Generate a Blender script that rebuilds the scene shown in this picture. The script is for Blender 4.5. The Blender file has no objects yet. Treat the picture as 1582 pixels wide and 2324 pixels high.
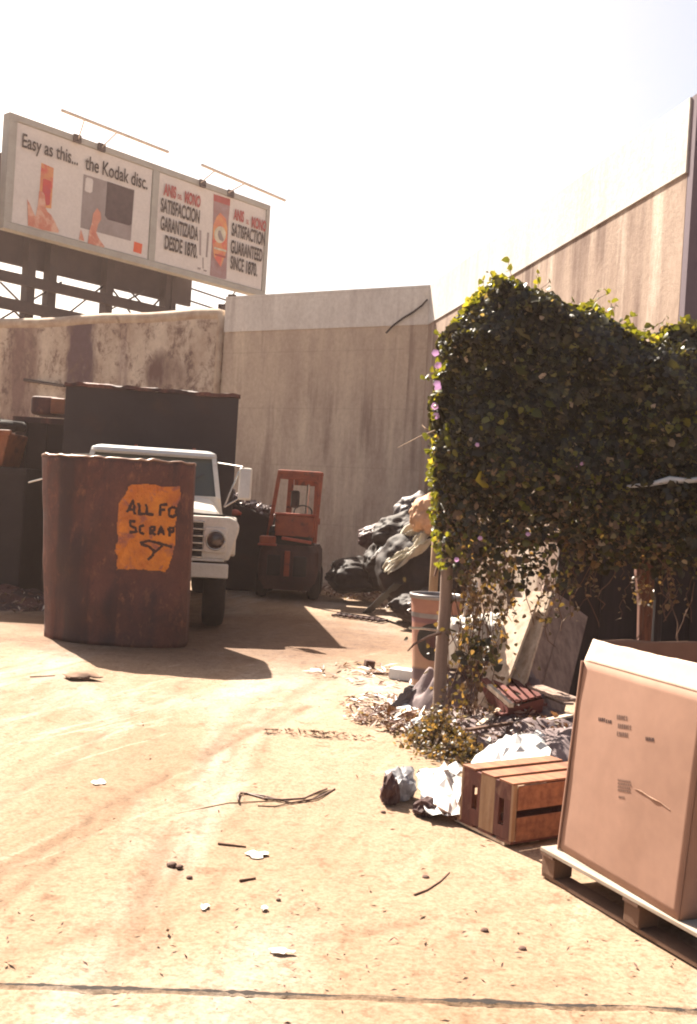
import bpy, math, random
import numpy as np
from mathutils import Vector, Matrix, noise
R = math.radians
random.seed(7); rng = np.random.default_rng(7)
sc = bpy.context.scene
COL = sc.collection

# ------------------------------------------------------------------ camera
F = 2350.0; CX, CY = 791.0, 1162.0; EYE = 1.6
PITCH, ROLL = -0.3, 3.5
cam = bpy.data.cameras.new("camera"); camo = bpy.data.objects.new("camera", cam); COL.objects.link(camo)
CM = Matrix.Translation((0, 0, EYE)) @ Matrix.Rotation(R(90+PITCH), 4, 'X') @ Matrix.Rotation(R(ROLL), 4, 'Z')
camo.matrix_world = CM
cam.sensor_fit = 'VERTICAL'; cam.sensor_height = 36; cam.sensor_width = 24.5
cam.lens = 36*F/2324; cam.clip_end = 2000; cam.clip_start = 0.05
sc.camera = camo
# ------------------------------------------------------------------ sky, sun, exposure
AZ, EL = 33.0, 45.0
w = bpy.data.worlds.new("World"); sc.world = w; w.use_nodes = True
nt = w.node_tree; nt.nodes.clear()
sky = nt.nodes.new('ShaderNodeTexSky'); sky.sky_type = 'NISHITA'; sky.sun_disc = False
sky.sun_elevation = R(EL); sky.sun_rotation = R(360-AZ); sky.dust_density = 3.2; sky.air_density = 1.0; sky.ozone_density = 1.0
tint = nt.nodes.new('ShaderNodeMix'); tint.data_type = 'RGBA'; tint.blend_type = 'MULTIPLY'; tint.inputs[0].default_value = 1
tint.inputs[7].default_value = (1.0, 0.89, 0.77, 1)
bg = nt.nodes.new('ShaderNodeBackground'); bg.inputs[1].default_value = 0.053
wo = nt.nodes.new('ShaderNodeOutputWorld')
nt.links.new(sky.outputs[0], tint.inputs[6]); nt.links.new(tint.outputs[2], bg.inputs[0]); nt.links.new(bg.outputs[0], wo.inputs[0])
sl = bpy.data.lights.new("sun", 'SUN'); sl.energy = 5.0; sl.angle = R(0.5); sl.color = (1.0, 0.90, 0.76)
so = bpy.data.objects.new("sun", sl); COL.objects.link(so)
S = Vector((-math.sin(R(AZ))*math.cos(R(EL)), math.cos(R(AZ))*math.cos(R(EL)), math.sin(R(EL))))
so.rotation_euler = S.to_track_quat('Z', 'Y').to_euler(); so.location = (-10, 10, 20)
sc.view_settings.view_transform = 'Standard'; sc.view_settings.look = 'None'; sc.view_settings.gamma = 1
sc.view_settings.exposure = 2.15
try:
    sc.cycles.filter_width = 2.0
except Exception: pass

# ------------------------------------------------------------------ pixel <-> world helpers (1582 x 2324 photo)
RM = CM.to_3x3()
def ray(px, py): return RM @ Vector(((px-CX)/F, -(py-CY)/F, -1))
def P(px, py, d):
    r = ray(px, py); return Vector((0, 0, EYE)) + r*(d/r.y)
def G(px, py, z=0.0):
    r = ray(px, py); return Vector((0, 0, EYE)) + r*((z-EYE)/r.z)

# ------------------------------------------------------------------ mesh builder
WM = {}
class MB:
    def __init__(s, M=None): s.v = []; s.f = []; s.M = M
    def add(s, vs, fs):
        n = len(s.v)
        for v in vs:
            v = Vector(v); s.v.append(s.M @ v if s.M else v)
        s.f += [tuple(i+n for i in f) for f in fs]; return s
    def box(s, c, d, rot=None, taper=None):
        c = Vector(c); hx, hy, hz = d[0]/2, d[1]/2, d[2]/2
        tx, ty = taper or (1, 1)
        vs = [Vector((x*(tx if z > 0 else 1), y*(ty if z > 0 else 1), z)) for z in (-hz, hz) for x, y in ((-hx, -hy), (hx, -hy), (hx, hy), (-hx, hy))]
        if rot: vs = [rot @ v for v in vs]
        return s.add([v+c for v in vs], [(3, 2, 1, 0), (4, 5, 6, 7), (0, 1, 5, 4), (1, 2, 6, 5), (2, 3, 7, 6), (3, 0, 4, 7)])
    def hexa(s, q0, q1):       # two quads (4 points each)
        return s.add(list(q0)+list(q1), [(3, 2, 1, 0), (4, 5, 6, 7), (0, 1, 5, 4), (1, 2, 6, 5), (2, 3, 7, 6), (3, 0, 4, 7)])
    def prism(s, pts, off):
        n = len(pts); off = Vector(off)
        return s.add([Vector(p) for p in pts]+[Vector(p)+off for p in pts],
                     [tuple(range(n)), tuple(range(2*n-1, n-1, -1))]+[((i+1) % n, i, i+n, (i+1) % n+n) for i in range(n)])
    def tube(s, path, r, n=8, cap=True):
        path = [Vector(p) for p in path]; rs = r if isinstance(r, (list, tuple)) else [r]*len(path)
        vs = []; fs = []; prev = None
        for i, p in enumerate(path):
            t = (path[min(i+1, len(path)-1)]-path[max(i-1, 0)]).normalized()
            if prev is None: a = t.orthogonal().normalized()
            else:
                a = (prev-t*prev.dot(t)); a = a.normalized() if a.length > 1e-6 else t.orthogonal().normalized()
            prev = a; b = t.cross(a)
            for k in range(n):
                th = 2*math.pi*k/n; vs.append(p+(a*math.cos(th)+b*math.sin(th))*rs[i])
        for i in range(len(path)-1):
            for k in range(n):
                fs.append((i*n+k, i*n+(k+1) % n, (i+1)*n+(k+1) % n, (i+1)*n+k))
        if cap: fs += [tuple(range(n-1, -1, -1)), tuple((len(path)-1)*n+k for k in range(n))]
        return s.add(vs, fs)
    def lathe(s, prof, c=(0, 0, 0), n=32, axis='Z'):
        c = Vector(c); vs = []; fs = []
        for (r, z) in prof:
            for k in range(n):
                th = 2*math.pi*k/n; x, y = r*math.cos(th), r*math.sin(th)
                if axis == 'Z': v = Vector((x, y, z))
                elif axis == 'X': v = Vector((z, x, y))
                else: v = Vector((x, z, y))
                vs.append(v+c)
        for i in range(len(prof)-1):
            for k in range(n): fs.append((i*n+k, i*n+(k+1) % n, (i+1)*n+(k+1) % n, (i+1)*n+k))
        return s.add(vs, fs)
    def grid(s, fn, nu, nv):
        vs = [fn(i/nu, j/nv) for j in range(nv+1) for i in range(nu+1)]
        fs = [(j*(nu+1)+i, j*(nu+1)+i+1, (j+1)*(nu+1)+i+1, (j+1)*(nu+1)+i) for j in range(nv) for i in range(nu)]
        return s.add(vs, fs)
    def build(s, name, mat, parent=None, smooth=False, bevel=0, solid=0, sub=0):
        me = bpy.data.meshes.new(name)
        if parent is None:
            xs = [v.x for v in s.v]; ys = [v.y for v in s.v]; zs = [v.z for v in s.v]
            W = Matrix.Translation(((min(xs)+max(xs))/2, (min(ys)+max(ys))/2, min(zs)))
        else: W = WM[parent.name]
        I = W.inverted()
        me.from_pydata([I @ v for v in s.v], [], s.f); me.update()
        if mat: me.materials.append(mat)
        if smooth: me.polygons.foreach_set('use_smooth', [True]*len(me.polygons))
        o = bpy.data.objects.new(name, me); COL.objects.link(o)
        if parent: o.parent = parent
        else: o.matrix_world = W
        WM[o.name] = W
        if solid: m = o.modifiers.new('s', 'SOLIDIFY'); m.thickness = solid; m.offset = 0
        if bevel: m = o.modifiers.new('b', 'BEVEL'); m.width = bevel; m.segments = 2; m.limit_method = 'ANGLE'
        if sub: m = o.modifiers.new('u', 'SUBSURF'); m.levels = sub; m.render_levels = sub
        return o
def tag(o, label=None, cat=None, group=None, kind=None):
    if label: o['label'] = label
    if cat: o['category'] = cat
    if group: o['group'] = group
    if kind: o['kind'] = kind
    return o
def empty(name, loc, rz=0, label=None, cat=None, group=None):
    o = bpy.data.objects.new(name, None); COL.objects.link(o); o.empty_display_size = .2
    W = Matrix.Translation(loc) @ Matrix.Rotation(rz, 4, 'Z'); o.matrix_world = W; WM[o.name] = W
    o.location = loc; o.rotation_euler = (0, 0, rz)
    return tag(o, label, cat, group)
def rotm(x=0, y=0, z=0): return Matrix.Rotation(R(z), 3, 'Z') @ Matrix.Rotation(R(y), 3, 'Y') @ Matrix.Rotation(R(x), 3, 'X')
def fbm(p, o=4): return noise.fractal(Vector(p), 1.0, 2.0, o)

# ------------------------------------------------------------------ materials
def newmat(name):
    m = bpy.data.materials.new(name); m.use_nodes = True
    return m, m.node_tree, m.node_tree.nodes['Principled BSDF']
def nd(t, typ, **kw):
    n = t.nodes.new(typ)
    for k, v in kw.items(): setattr(n, k, v)
    return n
def ntex(t, scale, detail=8, stretch=(1, 1, 1), rough=.6, dist=0, coord='Object', loc=(0, 0, 0)):
    tc = nd(t, 'ShaderNodeTexCoord'); mp = nd(t, 'ShaderNodeMapping'); mp.inputs['Scale'].default_value = stretch; mp.inputs['Location'].default_value = loc
    n = nd(t, 'ShaderNodeTexNoise'); n.inputs['Scale'].default_value = scale; n.inputs['Detail'].default_value = detail
    n.inputs['Roughness'].default_value = rough; n.inputs['Distortion'].default_value = dist
    t.links.new(tc.outputs[coord], mp.inputs[0]); t.links.new(mp.outputs[0], n.inputs['Vector']); return n
def ramp(t, src, lo, hi, c0=(0, 0, 0), c1=(1, 1, 1)):
    r = nd(t, 'ShaderNodeValToRGB'); r.color_ramp.elements[0].position = lo; r.color_ramp.elements[1].position = hi
    r.color_ramp.elements[0].color = (*c0, 1); r.color_ramp.elements[1].color = (*c1, 1)
    t.links.new(src, r.inputs[0]); return r.outputs[0]
def mixc(t, fac, a, b, mode='MIX'):
    m = nd(t, 'ShaderNodeMix', data_type='RGBA', blend_type=mode)
    for i, x in ((0, fac), (6, a), (7, b)):
        if isinstance(x, (int, float)): m.inputs[i].default_value = x
        elif isinstance(x, tuple): m.inputs[i].default_value = (*x, 1)
        else: t.links.new(x, m.inputs[i])
    return m.outputs[2]
def bump(t, b, src, st, dist=.02):
    n = nd(t, 'ShaderNodeBump'); n.inputs['Strength'].default_value = st; n.inputs['Distance'].default_value = dist
    t.links.new(src, n.inputs['Height']); t.links.new(n.outputs[0], b.inputs['Normal'])
ALB = .64
def mat(name, c1, c2=None, scale=5, rough=.8, bmp=.3, stretch=(1, 1, 1), metal=0, lo=.35, hi=.65, c3=None, s3=2, lo3=.55, hi3=.7, st3=(1, 1, 1), bd=.01, spec=.4):
    m, t, b = newmat(name); c2 = c2 or tuple(x*.7 for x in c1)
    kk = ALB if max(c1) < .6 else .82
    c1 = tuple(x*kk for x in c1); c2 = tuple(x*kk for x in c2); c3 = tuple(x*kk for x in c3) if c3 else None
    n = ntex(t, scale, stretch=stretch); col = mixc(t, ramp(t, n.outputs[0], lo, hi), c1, c2)
    if c3:
        n3 = ntex(t, s3, stretch=st3, dist=.5, loc=(3, 7, 1)); col = mixc(t, ramp(t, n3.outputs[0], lo3, hi3), col, c3)
    fine = ntex(t, scale*9, 4); col = mixc(t, .18, col, ramp(t, fine.outputs[0], .3, .7, (.35, .35, .35), (1, 1, 1)), 'MULTIPLY')
    t.links.new(col, b.inputs['Base Color']); b.inputs['Roughness'].default_value = rough; b.inputs['Metallic'].default_value = metal
    b.inputs['Specular IOR Level'].default_value = spec
    if bmp: bump(t, b, n.outputs[0], bmp, bd)
    return m

def wall_mat(name, c1, c2, drip, lite, zs=.35, joints=1.2, dl=.52, dh=.66):
    m, t, b = newmat(name)
    n = ntex(t, 1.1, 10, (1, 1, zs), .68, .3); col = mixc(t, ramp(t, n.outputs[0], .36, .64), c1, c2)
    l = ntex(t, 1.7, 8, (1.1, 1.1, .12), .62, 0, loc=(11, 3, 0)); col = mixc(t, ramp(t, l.outputs[0], .52, .68), col, lite)
    d_ = ntex(t, 2.6, 9, (1.2, 1.2, .07), .6, .1, loc=(2, 9, 5)); d2 = ntex(t, .8, 4, (1, 1, .8), .5, 0, loc=(7, 7, 3))
    mm = nd(t, 'ShaderNodeMath', operation='MULTIPLY'); t.links.new(ramp(t, d_.outputs[0], dl, dh), mm.inputs[0]); t.links.new(ramp(t, d2.outputs[0], .38, .62), mm.inputs[1])
    col = mixc(t, mm.outputs[0], col, drip)
    f = ntex(t, 14, 10, (1, 1, .8), .75); col = mixc(t, .55, col, ramp(t, f.outputs[0], .32, .62, (.62, .58, .55), (1, 1, 1)), 'MULTIPLY')
    tc = nd(t, 'ShaderNodeTexCoord'); sp = nd(t, 'ShaderNodeSeparateXYZ'); t.links.new(tc.outputs['Object'], sp.inputs[0])
    w1 = nd(t, 'ShaderNodeMath', operation='PINGPONG'); w1.inputs[1].default_value = joints/2; t.links.new(sp.outputs[2], w1.inputs[0])
    w2 = nd(t, 'ShaderNodeMath', operation='LESS_THAN'); w2.inputs[1].default_value = .014; t.links.new(w1.outputs[0], w2.inputs[0])
    w3 = nd(t, 'ShaderNodeMath', operation='MULTIPLY'); w3.inputs[1].default_value = .16; t.links.new(w2.outputs[0], w3.inputs[0])
    col = mixc(t, w3.outputs[0], col, tuple(x*.5 for x in c2))
    t.links.new(col, b.inputs['Base Color']); b.inputs['Roughness'].default_value = .92; b.inputs['Specular IOR Level'].default_value = .2; bump(t, b, f.outputs[0], .5, .02); return m
m_conc = wall_mat('stained_concrete', (.56, .45, .345), (.41, .315, .245), (.23, .16, .13), (.66, .55, .42))
m_band = wall_mat('pale_band_plaster', (.70, .66, .60), (.58, .53, .48), (.40, .34, .31), (.76, .7, .63))
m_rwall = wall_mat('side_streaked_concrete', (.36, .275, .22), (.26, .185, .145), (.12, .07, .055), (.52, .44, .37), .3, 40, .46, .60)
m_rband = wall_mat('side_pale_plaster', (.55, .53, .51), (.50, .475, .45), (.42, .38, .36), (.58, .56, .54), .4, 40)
m_ret = mat('building_return', (.20, .15, .19), (.15, .11, .14), 1.4, .9, .2, (1, 1, .2))
m_cable = mat('dark_cable', (.05, .035, .03))

def stained_mat():
    m, t, b = newmat('stained_plaster')
    n = ntex(t, .9, stretch=(1, 1, .5)); col = mixc(t, ramp(t, n.outputs[0], .35, .62), (.58, .48, .38), (.36, .26, .19))
    tc = nd(t, 'ShaderNodeTexCoord'); sp = nd(t, 'ShaderNodeSeparateXYZ'); t.links.new(tc.outputs['Object'], sp.inputs[0])
    nb = ntex(t, 2.5, 6, (1, 1, .3), .6)
    def band(xc, hw, zc=None, hz=1):
        a = nd(t, 'ShaderNodeMath', operation='SUBTRACT'); t.links.new(sp.outputs[0], a.inputs[0]); a.inputs[1].default_value = xc
        a2 = nd(t, 'ShaderNodeMath', operation='DIVIDE'); t.links.new(a.outputs[0], a2.inputs[0]); a2.inputs[1].default_value = hw
        a3 = nd(t, 'ShaderNodeMath', operation='MULTIPLY'); t.links.new(a2.outputs[0], a3.inputs[0]); t.links.new(a2.outputs[0], a3.inputs[1]); out = a3.outputs[0]
        if zc is not None:
            c = nd(t, 'ShaderNodeMath', operation='SUBTRACT'); t.links.new(sp.outputs[2], c.inputs[0]); c.inputs[1].default_value = zc
            c2_ = nd(t, 'ShaderNodeMath', operation='DIVIDE'); t.links.new(c.outputs[0], c2_.inputs[0]); c2_.inputs[1].default_value = hz
            c3_ = nd(t, 'ShaderNodeMath', operation='MULTIPLY_ADD'); t.links.new(c2_.outputs[0], c3_.inputs[0]); t.links.new(c2_.outputs[0], c3_.inputs[1]); t.links.new(out, c3_.inputs[2]); out = c3_.outputs[0]
        e = nd(t, 'ShaderNodeMath', operation='MULTIPLY_ADD'); t.links.new(nb.outputs[0], e.inputs[0]); e.inputs[1].default_value = 2.6; t.links.new(out, e.inputs[2])
        return ramp(t, e.outputs[0], .0, 1.0) if False else (lambda r_: r_)(e.outputs[0])
    def mask(o_, lo, hi):
        mr = nd(t, 'ShaderNodeMapRange'); mr.inputs[1].default_value = lo; mr.inputs[2].default_value = hi; mr.inputs[3].default_value = 1; mr.inputs[4].default_value = 0
        t.links.new(o_, mr.inputs[0]); return mr.outputs[0]
    XB = P(505, 712, 22.9).x
    col = mixc(t, mask(band(P(185, 800, 25).x-XB, .42), 1.7, 2.3), col, (.10, .055, .065))
    col = mixc(t, mask(band(P(55, 800, 26.2).x-XB, .55), 1.4, 2.4), col, (.20, .12, .10))
    col = mixc(t, mask(band(P(378, 800, 23.8).x-XB, .75, 4.4, .55), 1.2, 2.2), col, (.12, .06, .05))
    n2 = ntex(t, 2.2, 12, (1, 1, .8), .78, .4, loc=(4, 1, 2)); col = mixc(t, ramp(t, n2.outputs[0], .50, .60), col, (.15, .09, .07))
    n3 = ntex(t, 1.0, 5, (1.2, 1.2, .07), .5, 0, loc=(9, 1, 2)); col = mixc(t, ramp(t, n3.outputs[0], .62, .70), col, (.16, .095, .11))
    n4 = ntex(t, 9, 8, (1, 1, 1), .7); col = mixc(t, .5, col, ramp(t, n4.outputs[0], .3, .6, (.55, .5, .45), (1, 1, 1)), 'MULTIPLY')
    t.links.new(col, b.inputs['Base Color']); b.inputs['Roughness'].default_value = .9; bump(t, b, n4.outputs[0], .4, .02); return m
m_stain = stained_mat()
m_coping = mat('coping_plaster', (.62, .49, .36), (.40, .28, .20), 3, .9, .3, c3=(.2, .12, .08), s3=3, lo3=.6, hi3=.7)

def ground_mat():
    m, t, b = newmat('dusty_ground')
    base = ntex(t, .55, 6, (1, .5, 1), .55, .5); col = mixc(t, ramp(t, base.outputs[0], .35, .65), (.31, .225, .158), (.23, .152, .098))
    pale = ntex(t, .8, 7, (1.2, .35, 1), .6, .3, loc=(5, 2, 0)); col = mixc(t, ramp(t, pale.outputs[0], .48, .66), col, (.34, .285, .235))
    tcg = nd(t, 'ShaderNodeTexCoord')
    def trk(rot, sc_, st, lo, mid, hi, cc, fac, loc):
        nonlocal col
        mp = nd(t, 'ShaderNodeMapping'); mp.inputs['Rotation'].default_value = (0, 0, R(rot)); mp.inputs['Scale'].default_value = st; mp.inputs['Location'].default_value = loc; mp.vector_type = 'POINT'
        rt = nd(t, 'ShaderNodeVectorRotate'); rt.inputs['Angle'].default_value = R(rot); t.links.new(tcg.outputs['Object'], rt.inputs['Vector']); mp.inputs['Rotation'].default_value = (0, 0, 0)
        t.links.new(rt.outputs[0], mp.inputs[0]); n_ = nd(t, 'ShaderNodeTexNoise'); n_.inputs['Scale'].default_value = sc_; n_.inputs['Detail'].default_value = 5; n_.inputs['Roughness'].default_value = .55; n_.inputs['Distortion'].default_value = .25
        t.links.new(mp.outputs[0], n_.inputs['Vector']); r_ = nd(t, 'ShaderNodeValToRGB'); cr = r_.color_ramp; cr.elements[0].position = lo; cr.elements[0].color = (0, 0, 0, 1); cr.elements[1].position = hi; cr.elements[1].color = (0, 0, 0, 1)
        e = cr.elements.new(mid); e.color = (fac, fac, fac, 1); t.links.new(n_.outputs[0], r_.inputs[0])
        mk = ntex(t, .7, 5, (1, .6, 1), .6, .3, loc=(loc[0]*3, loc[1], 2)); ml = nd(t, 'ShaderNodeMath', operation='MULTIPLY'); t.links.new(r_.outputs[0], ml.inputs[0]); t.links.new(ramp(t, mk.outputs[0], .45, .62), ml.inputs[1])
        col = mixc(t, ml.outputs[0], col, cc)
    trk(14, 1.5, (2.2, .20, 1), .44, .475, .50, (.20, .125, .07), .55, (1, 4, 0))
    trk(6, 1.3, (2.6, .16, 1), .53, .555, .60, (.20, .12, .07), .5, (6, 1, 0))
    trk(24, 1.1, (2.0, .22, 1), .40, .43, .45, (.50, .42, .33), .5, (3, 8, 0))
    ra_ = nd(t, 'ShaderNodeAttribute', attribute_name='rut'); rm_ = nd(t, 'ShaderNodeMath', operation='MULTIPLY'); rm_.inputs[1].default_value = .95; t.links.new(ra_.outputs['Fac'], rm_.inputs[0]); col = mixc(t, rm_.outputs[0], col, (.12, .07, .04))
    pt = ntex(t, 1.6, 8, (1.3, .8, 1), .7, .8, loc=(8, 3, 0)); col = mixc(t, ramp(t, pt.outputs[0], .60, .70, (0, 0, 0), (.7, .7, .7)), col, (.20, .115, .065))
    sm = ntex(t, 7, 10, (1, 1, 1), .72, .3); col = mixc(t, ramp(t, sm.outputs[0], .55, .70), col, (.15, .085, .05))
    tc = nd(t, 'ShaderNodeTexCoord'); gd = nd(t, 'ShaderNodeVectorMath', operation='DISTANCE'); SHADEC = Vector((-1.6, 12.6, 0))  # dark patch puts deeper truck and bin shadow into the ground colour
    gw = nd(t, 'ShaderNodeNewGeometry'); t.links.new(gw.outputs['Position'], gd.inputs[0]); gd.inputs[1].default_value = (SHADEC.x, SHADEC.y, 0)
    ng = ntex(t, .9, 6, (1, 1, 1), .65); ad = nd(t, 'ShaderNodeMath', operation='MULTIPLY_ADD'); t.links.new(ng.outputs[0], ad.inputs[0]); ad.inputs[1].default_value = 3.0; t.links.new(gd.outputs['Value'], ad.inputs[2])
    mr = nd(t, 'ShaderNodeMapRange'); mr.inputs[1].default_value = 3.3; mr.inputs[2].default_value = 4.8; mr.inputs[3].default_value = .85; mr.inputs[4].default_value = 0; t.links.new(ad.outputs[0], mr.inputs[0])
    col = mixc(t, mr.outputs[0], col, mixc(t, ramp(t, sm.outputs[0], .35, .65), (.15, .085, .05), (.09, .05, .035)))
    fi = ntex(t, 60, 4, (1, 1, 1), .6); gt_ = ntex(t, 24, 8, (1, 1, 1), .8, .2, loc=(4, 4, 0)); col = mixc(t, .55, col, ramp(t, gt_.outputs[0], .34, .50, (.42, .33, .26), (1, 1, 1)), 'MULTIPLY')
    col = mixc(t, .55, col, ramp(t, fi.outputs[0], .32, .58, (.45, .37, .30), (1, 1, 1)), 'MULTIPLY')
    t.links.new(col, b.inputs['Base Color']); b.inputs['Roughness'].default_value = .95; b.inputs['Specular IOR Level'].default_value = .2
    bump(t, b, sm.outputs[0], .6, .02); return m
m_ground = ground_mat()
m_soil = mat('dark_soil', (.035, .02, .014), (.015, .010, .008), 20, .95, .8)
def rust_mat(name, a, bb, c, dark):
    m, t, b = newmat(name)
    n = ntex(t, 2.2, 10, (1, 1, .8), .7, .6); col = mixc(t, ramp(t, n.outputs[0], .38, .62), a, bb)
    n2 = ntex(t, 5, 10, (1, 1, .6), .7, .3, loc=(3, 3, 1)); col = mixc(t, ramp(t, n2.outputs[0], .58, .74), col, c)
    n3 = ntex(t, 1.9, 4, (1.4, 1.4, .04), .45, 0, loc=(2, 5, 3)); str_ = ramp(t, n3.outputs[0], .47, .55, (0, 0, 0), (.85, .85, .85))
    n4 = ntex(t, 40, 6, (1, 1, 1), .7); col = mixc(t, .4, col, ramp(t, n4.outputs[0], .3, .65, (.5, .45, .45), (1, 1, 1)), 'MULTIPLY')
    n5 = ntex(t, 11, 10, (1, 1, .5), .8, .4, loc=(1, 6, 2)); col = mixc(t, ramp(t, n5.outputs[0], .56, .66, (0, 0, 0), (.75, .75, .75)), col, tuple(x*1.25 for x in c)); col = mixc(t, ramp(t, n5.outputs[0], .32, .42, (.75, .75, .75), (0, 0, 0)), col, dark)
    col = mixc(t, str_, col, dark)
    t.links.new(col, b.inputs['Base Color']); b.inputs['Roughness'].default_value = .75; bump(t, b, n5.outputs[0], .8, .02); return m
m_rust = rust_mat('rusted_steel', (.12, .037, .027), (.062, .021, .018), (.24, .085, .045), (.022, .008, .010))
m_rust_edge = mat('worn_steel_rim', (.45, .26, .17), (.22, .10, .07), 12, .45, .5, metal=.3)
m_orange_paint = mat('orange_paint', (.85, .27, .02), (.58, .15, .02), 5, .6, .3, c3=(.36, .11, .07), s3=6, lo3=.56, hi3=.66)
m_brush = mat('brush_paint', (.045, .012, .012), (.09, .03, .015), 20, .7, .2)
m_darkbin = mat('charcoal_steel', (.042, .030, .034), (.026, .017, .02), 2, .75, .3, c3=(.06, .03, .025), s3=1.6)
m_nearblack = mat('near_black_steel', (.032, .022, .024), (.02, .014, .016), 3, .85, .2)
m_orange = mat('orange_steel', (.42, .13, .045), (.27, .08, .035), 5, .6, .4, c3=(.12, .05, .03), s3=4)
m_cream = mat('cream_truck_paint', (.86, .80, .71), (.74, .67, .57), 4, .4, .1, c3=(.36, .20, .10), s3=9, lo3=.66, hi3=.76, bd=.003)
m_roofw = mat('white_roof_paint', (.72, .70, .68), (.62, .6, .58), 4, .35, .05, bd=.002)
m_glass, _t, _b = newmat('windshield_glass'); _b.inputs['Base Color'].default_value = (.055, .06, .045, 1); _b.inputs['Roughness'].default_value = .12; _b.inputs['Specular IOR Level'].default_value = .6
m_black = mat('black_steel', (.022, .016, .016), (.012, .009, .009), 5, .6, .2)
m_tyre = mat('tyre_rubber', (.02, .015, .014), (.035, .026, .022), 8, .9, .3)
m_chrome = mat('dull_chrome', (.65, .62, .58), (.5, .47, .43), 6, .25, .1, metal=.7)
m_lens, _t, _b = newmat('headlight_lens'); _b.inputs['Base Color'].default_value = (.07, .05, .045, 1); _b.inputs['Roughness'].default_value = .15; _b.inputs['Metallic'].default_value = .4
m_red = mat('forklift_red', (.59, .125, .045), (.40, .075, .035), 6, .5, .2, c3=(.14, .04, .03), s3=9, lo3=.55)
m_red2 = mat('faded_red_paint', (.60, .13, .07), (.42, .085, .05), 6, .5, .2)
m_cw = mat('counterweight', (.11, .045, .04), (.06, .03, .03), 3, .8, .3, c3=(.10, .045, .035), s3=5)
m_scrap = mat('scrap_metal', (.42, .36, .36), (.16, .11, .11), 9, .45, .5, metal=.4)
m_bag = mat('black_plastic', (.06, .042, .04), (.03, .022, .022), 5, .72, .2, spec=.25)
m_bagred = mat('maroon_bag', (.10, .02, .025), (.06, .015, .018), 5, .6, .2)
m_baggrey = mat('grey_bag', (.20, .17, .17), (.12, .10, .10), 4, .6, .3)
m_sack = mat('orange_sack', (.80, .46, .26), (.55, .28, .15), 6, .8, .3)
m_rollw = mat('dirty_white_cloth', (.74, .70, .64), (.56, .50, .43), 4, .9, .3)
m_sheet = mat('pale_sheet', (.62, .56, .44), (.45, .38, .28), 6, .7, .3)
m_board_white = mat('poster_paper', (.80, .74, .70), (.74, .68, .64), 1.2, .8, .05)
m_board_frame = mat('billboard_frame', (.59, .58, .53), (.50, .48, .43), 2, .7, .1)
m_ink = mat('poster_ink', (.035, .022, .022), None, 8, .8, 0)
m_inkred = mat('poster_red', (.58, .09, .09), (.50, .07, .06), 4, .8, 0)
m_flesh = mat('poster_flesh', (.72, .30, .20), (.62, .19, .12), 1.5, .8, 0, c3=(.80, .46, .33), s3=2.2, lo3=.5, hi3=.6)
m_porange = mat('poster_orange', (.82, .38, .12), (.70, .22, .12), 2.6, .8, 0, (1, 1, 1), c3=(.72, .12, .08), s3=2, lo3=.5, hi3=.6)
m_pred = mat('poster_deep_red', (.66, .06, .05), (.52, .05, .08), 3, .8, 0)
m_logo = mat('poster_square', (.85, .12, .02), (.75, .09, .02), 3, .8, 0)
m_pgrey = mat('poster_silver', (.50, .43, .42), (.34, .28, .28), .9, .8, 0, (1, 1, .6))
m_pdark = mat('poster_dark', (.06, .035, .045), (.10, .06, .07), 5, .8, 0)
m_pcream = mat('poster_cream', (.80, .72, .55), None, 5, .8, 0)
m_ppink = mat('poster_bottle', (.52, .36, .38), (.44, .22, .22), 3, .8, 0)
m_girder = mat('girder_steel', (.06, .032, .03), (.035, .02, .02), 4, .7, .2)
m_apron = mat('dark_apron', (.07, .042, .045), (.045, .026, .03), 2, .8, .2)
m_rail = mat('pale_rail', (.9, .8, .68), None, 5, .6, .1)
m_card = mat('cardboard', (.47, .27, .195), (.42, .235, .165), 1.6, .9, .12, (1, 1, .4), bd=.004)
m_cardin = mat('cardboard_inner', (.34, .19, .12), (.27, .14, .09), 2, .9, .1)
m_flap = mat('sunlit_flap_board', (.66, .52, .42), (.58, .44, .34), 2, .9, .1)  # paler than the box, sunlight put into the flap colour
m_cardink = mat('box_stamp_ink', (.07, .03, .03), (.11, .05, .04), 30, .9, 0)
m_cardink2 = mat('faded_stamp_ink', (.17, .09, .07), (.22, .12, .09), 60, .9, 0)
m_torn = mat('torn_paper', (.45, .28, .2), (.3, .16, .1), 20, .9, .4)
m_pallet = mat('pallet_wood', (.59, .50, .41), (.42, .33, .25), 3, .85, .4, (1, 8, 8))  # lit copy for the deck, sunlight put into the colour
m_palletd = mat('pallet_shaded_wood', (.27, .155, .10), (.17, .09, .06), 4, .85, .4)  # darker copy, shade below the deck put into the colour
m_crate = mat('crate_wood', (.46, .19, .09), (.25, .085, .045), 4, .7, .4, (6, 1, 6), c3=(.16, .06, .04), s3=5, lo3=.62, hi3=.74)
m_crate2 = mat('crate_red_wood', (.20, .065, .045), (.11, .03, .025), 5, .75, .4, (6, 6, 1), c3=(.30, .15, .10), s3=9)
m_crate3 = mat('crate_pale_wood', (.48, .30, .17), (.36, .2, .11), 5, .75, .4, (6, 6, 1))
m_paint_red = mat('red_painted_wood', (.24, .05, .035), (.14, .035, .03), 6, .75, .4)
m_oldwood = mat('weathered_board', (.80, .66, .52), (.48, .35, .25), 4, .9, .5, (4, 4, .5))  # pale tone puts sunlight into the leaning boards' colour
m_oldwood2 = mat('shaded_old_board', (.50, .35, .28), (.28, .18, .145), 4, .9, .5, (4, 4, .5))  # dark copy of the board wood with shade put into its colour
m_darkfence = mat('dark_fence_wood', (.035, .023, .026), (.02, .014, .015), 4, .95, .4, (6, 6, .4))  # near-black tone puts deep shade into the planks
m_splinter = mat('splintered_post_wood', (.25, .095, .055), (.10, .04, .03), 6, .9, .7, (5, 5, .6))
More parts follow.
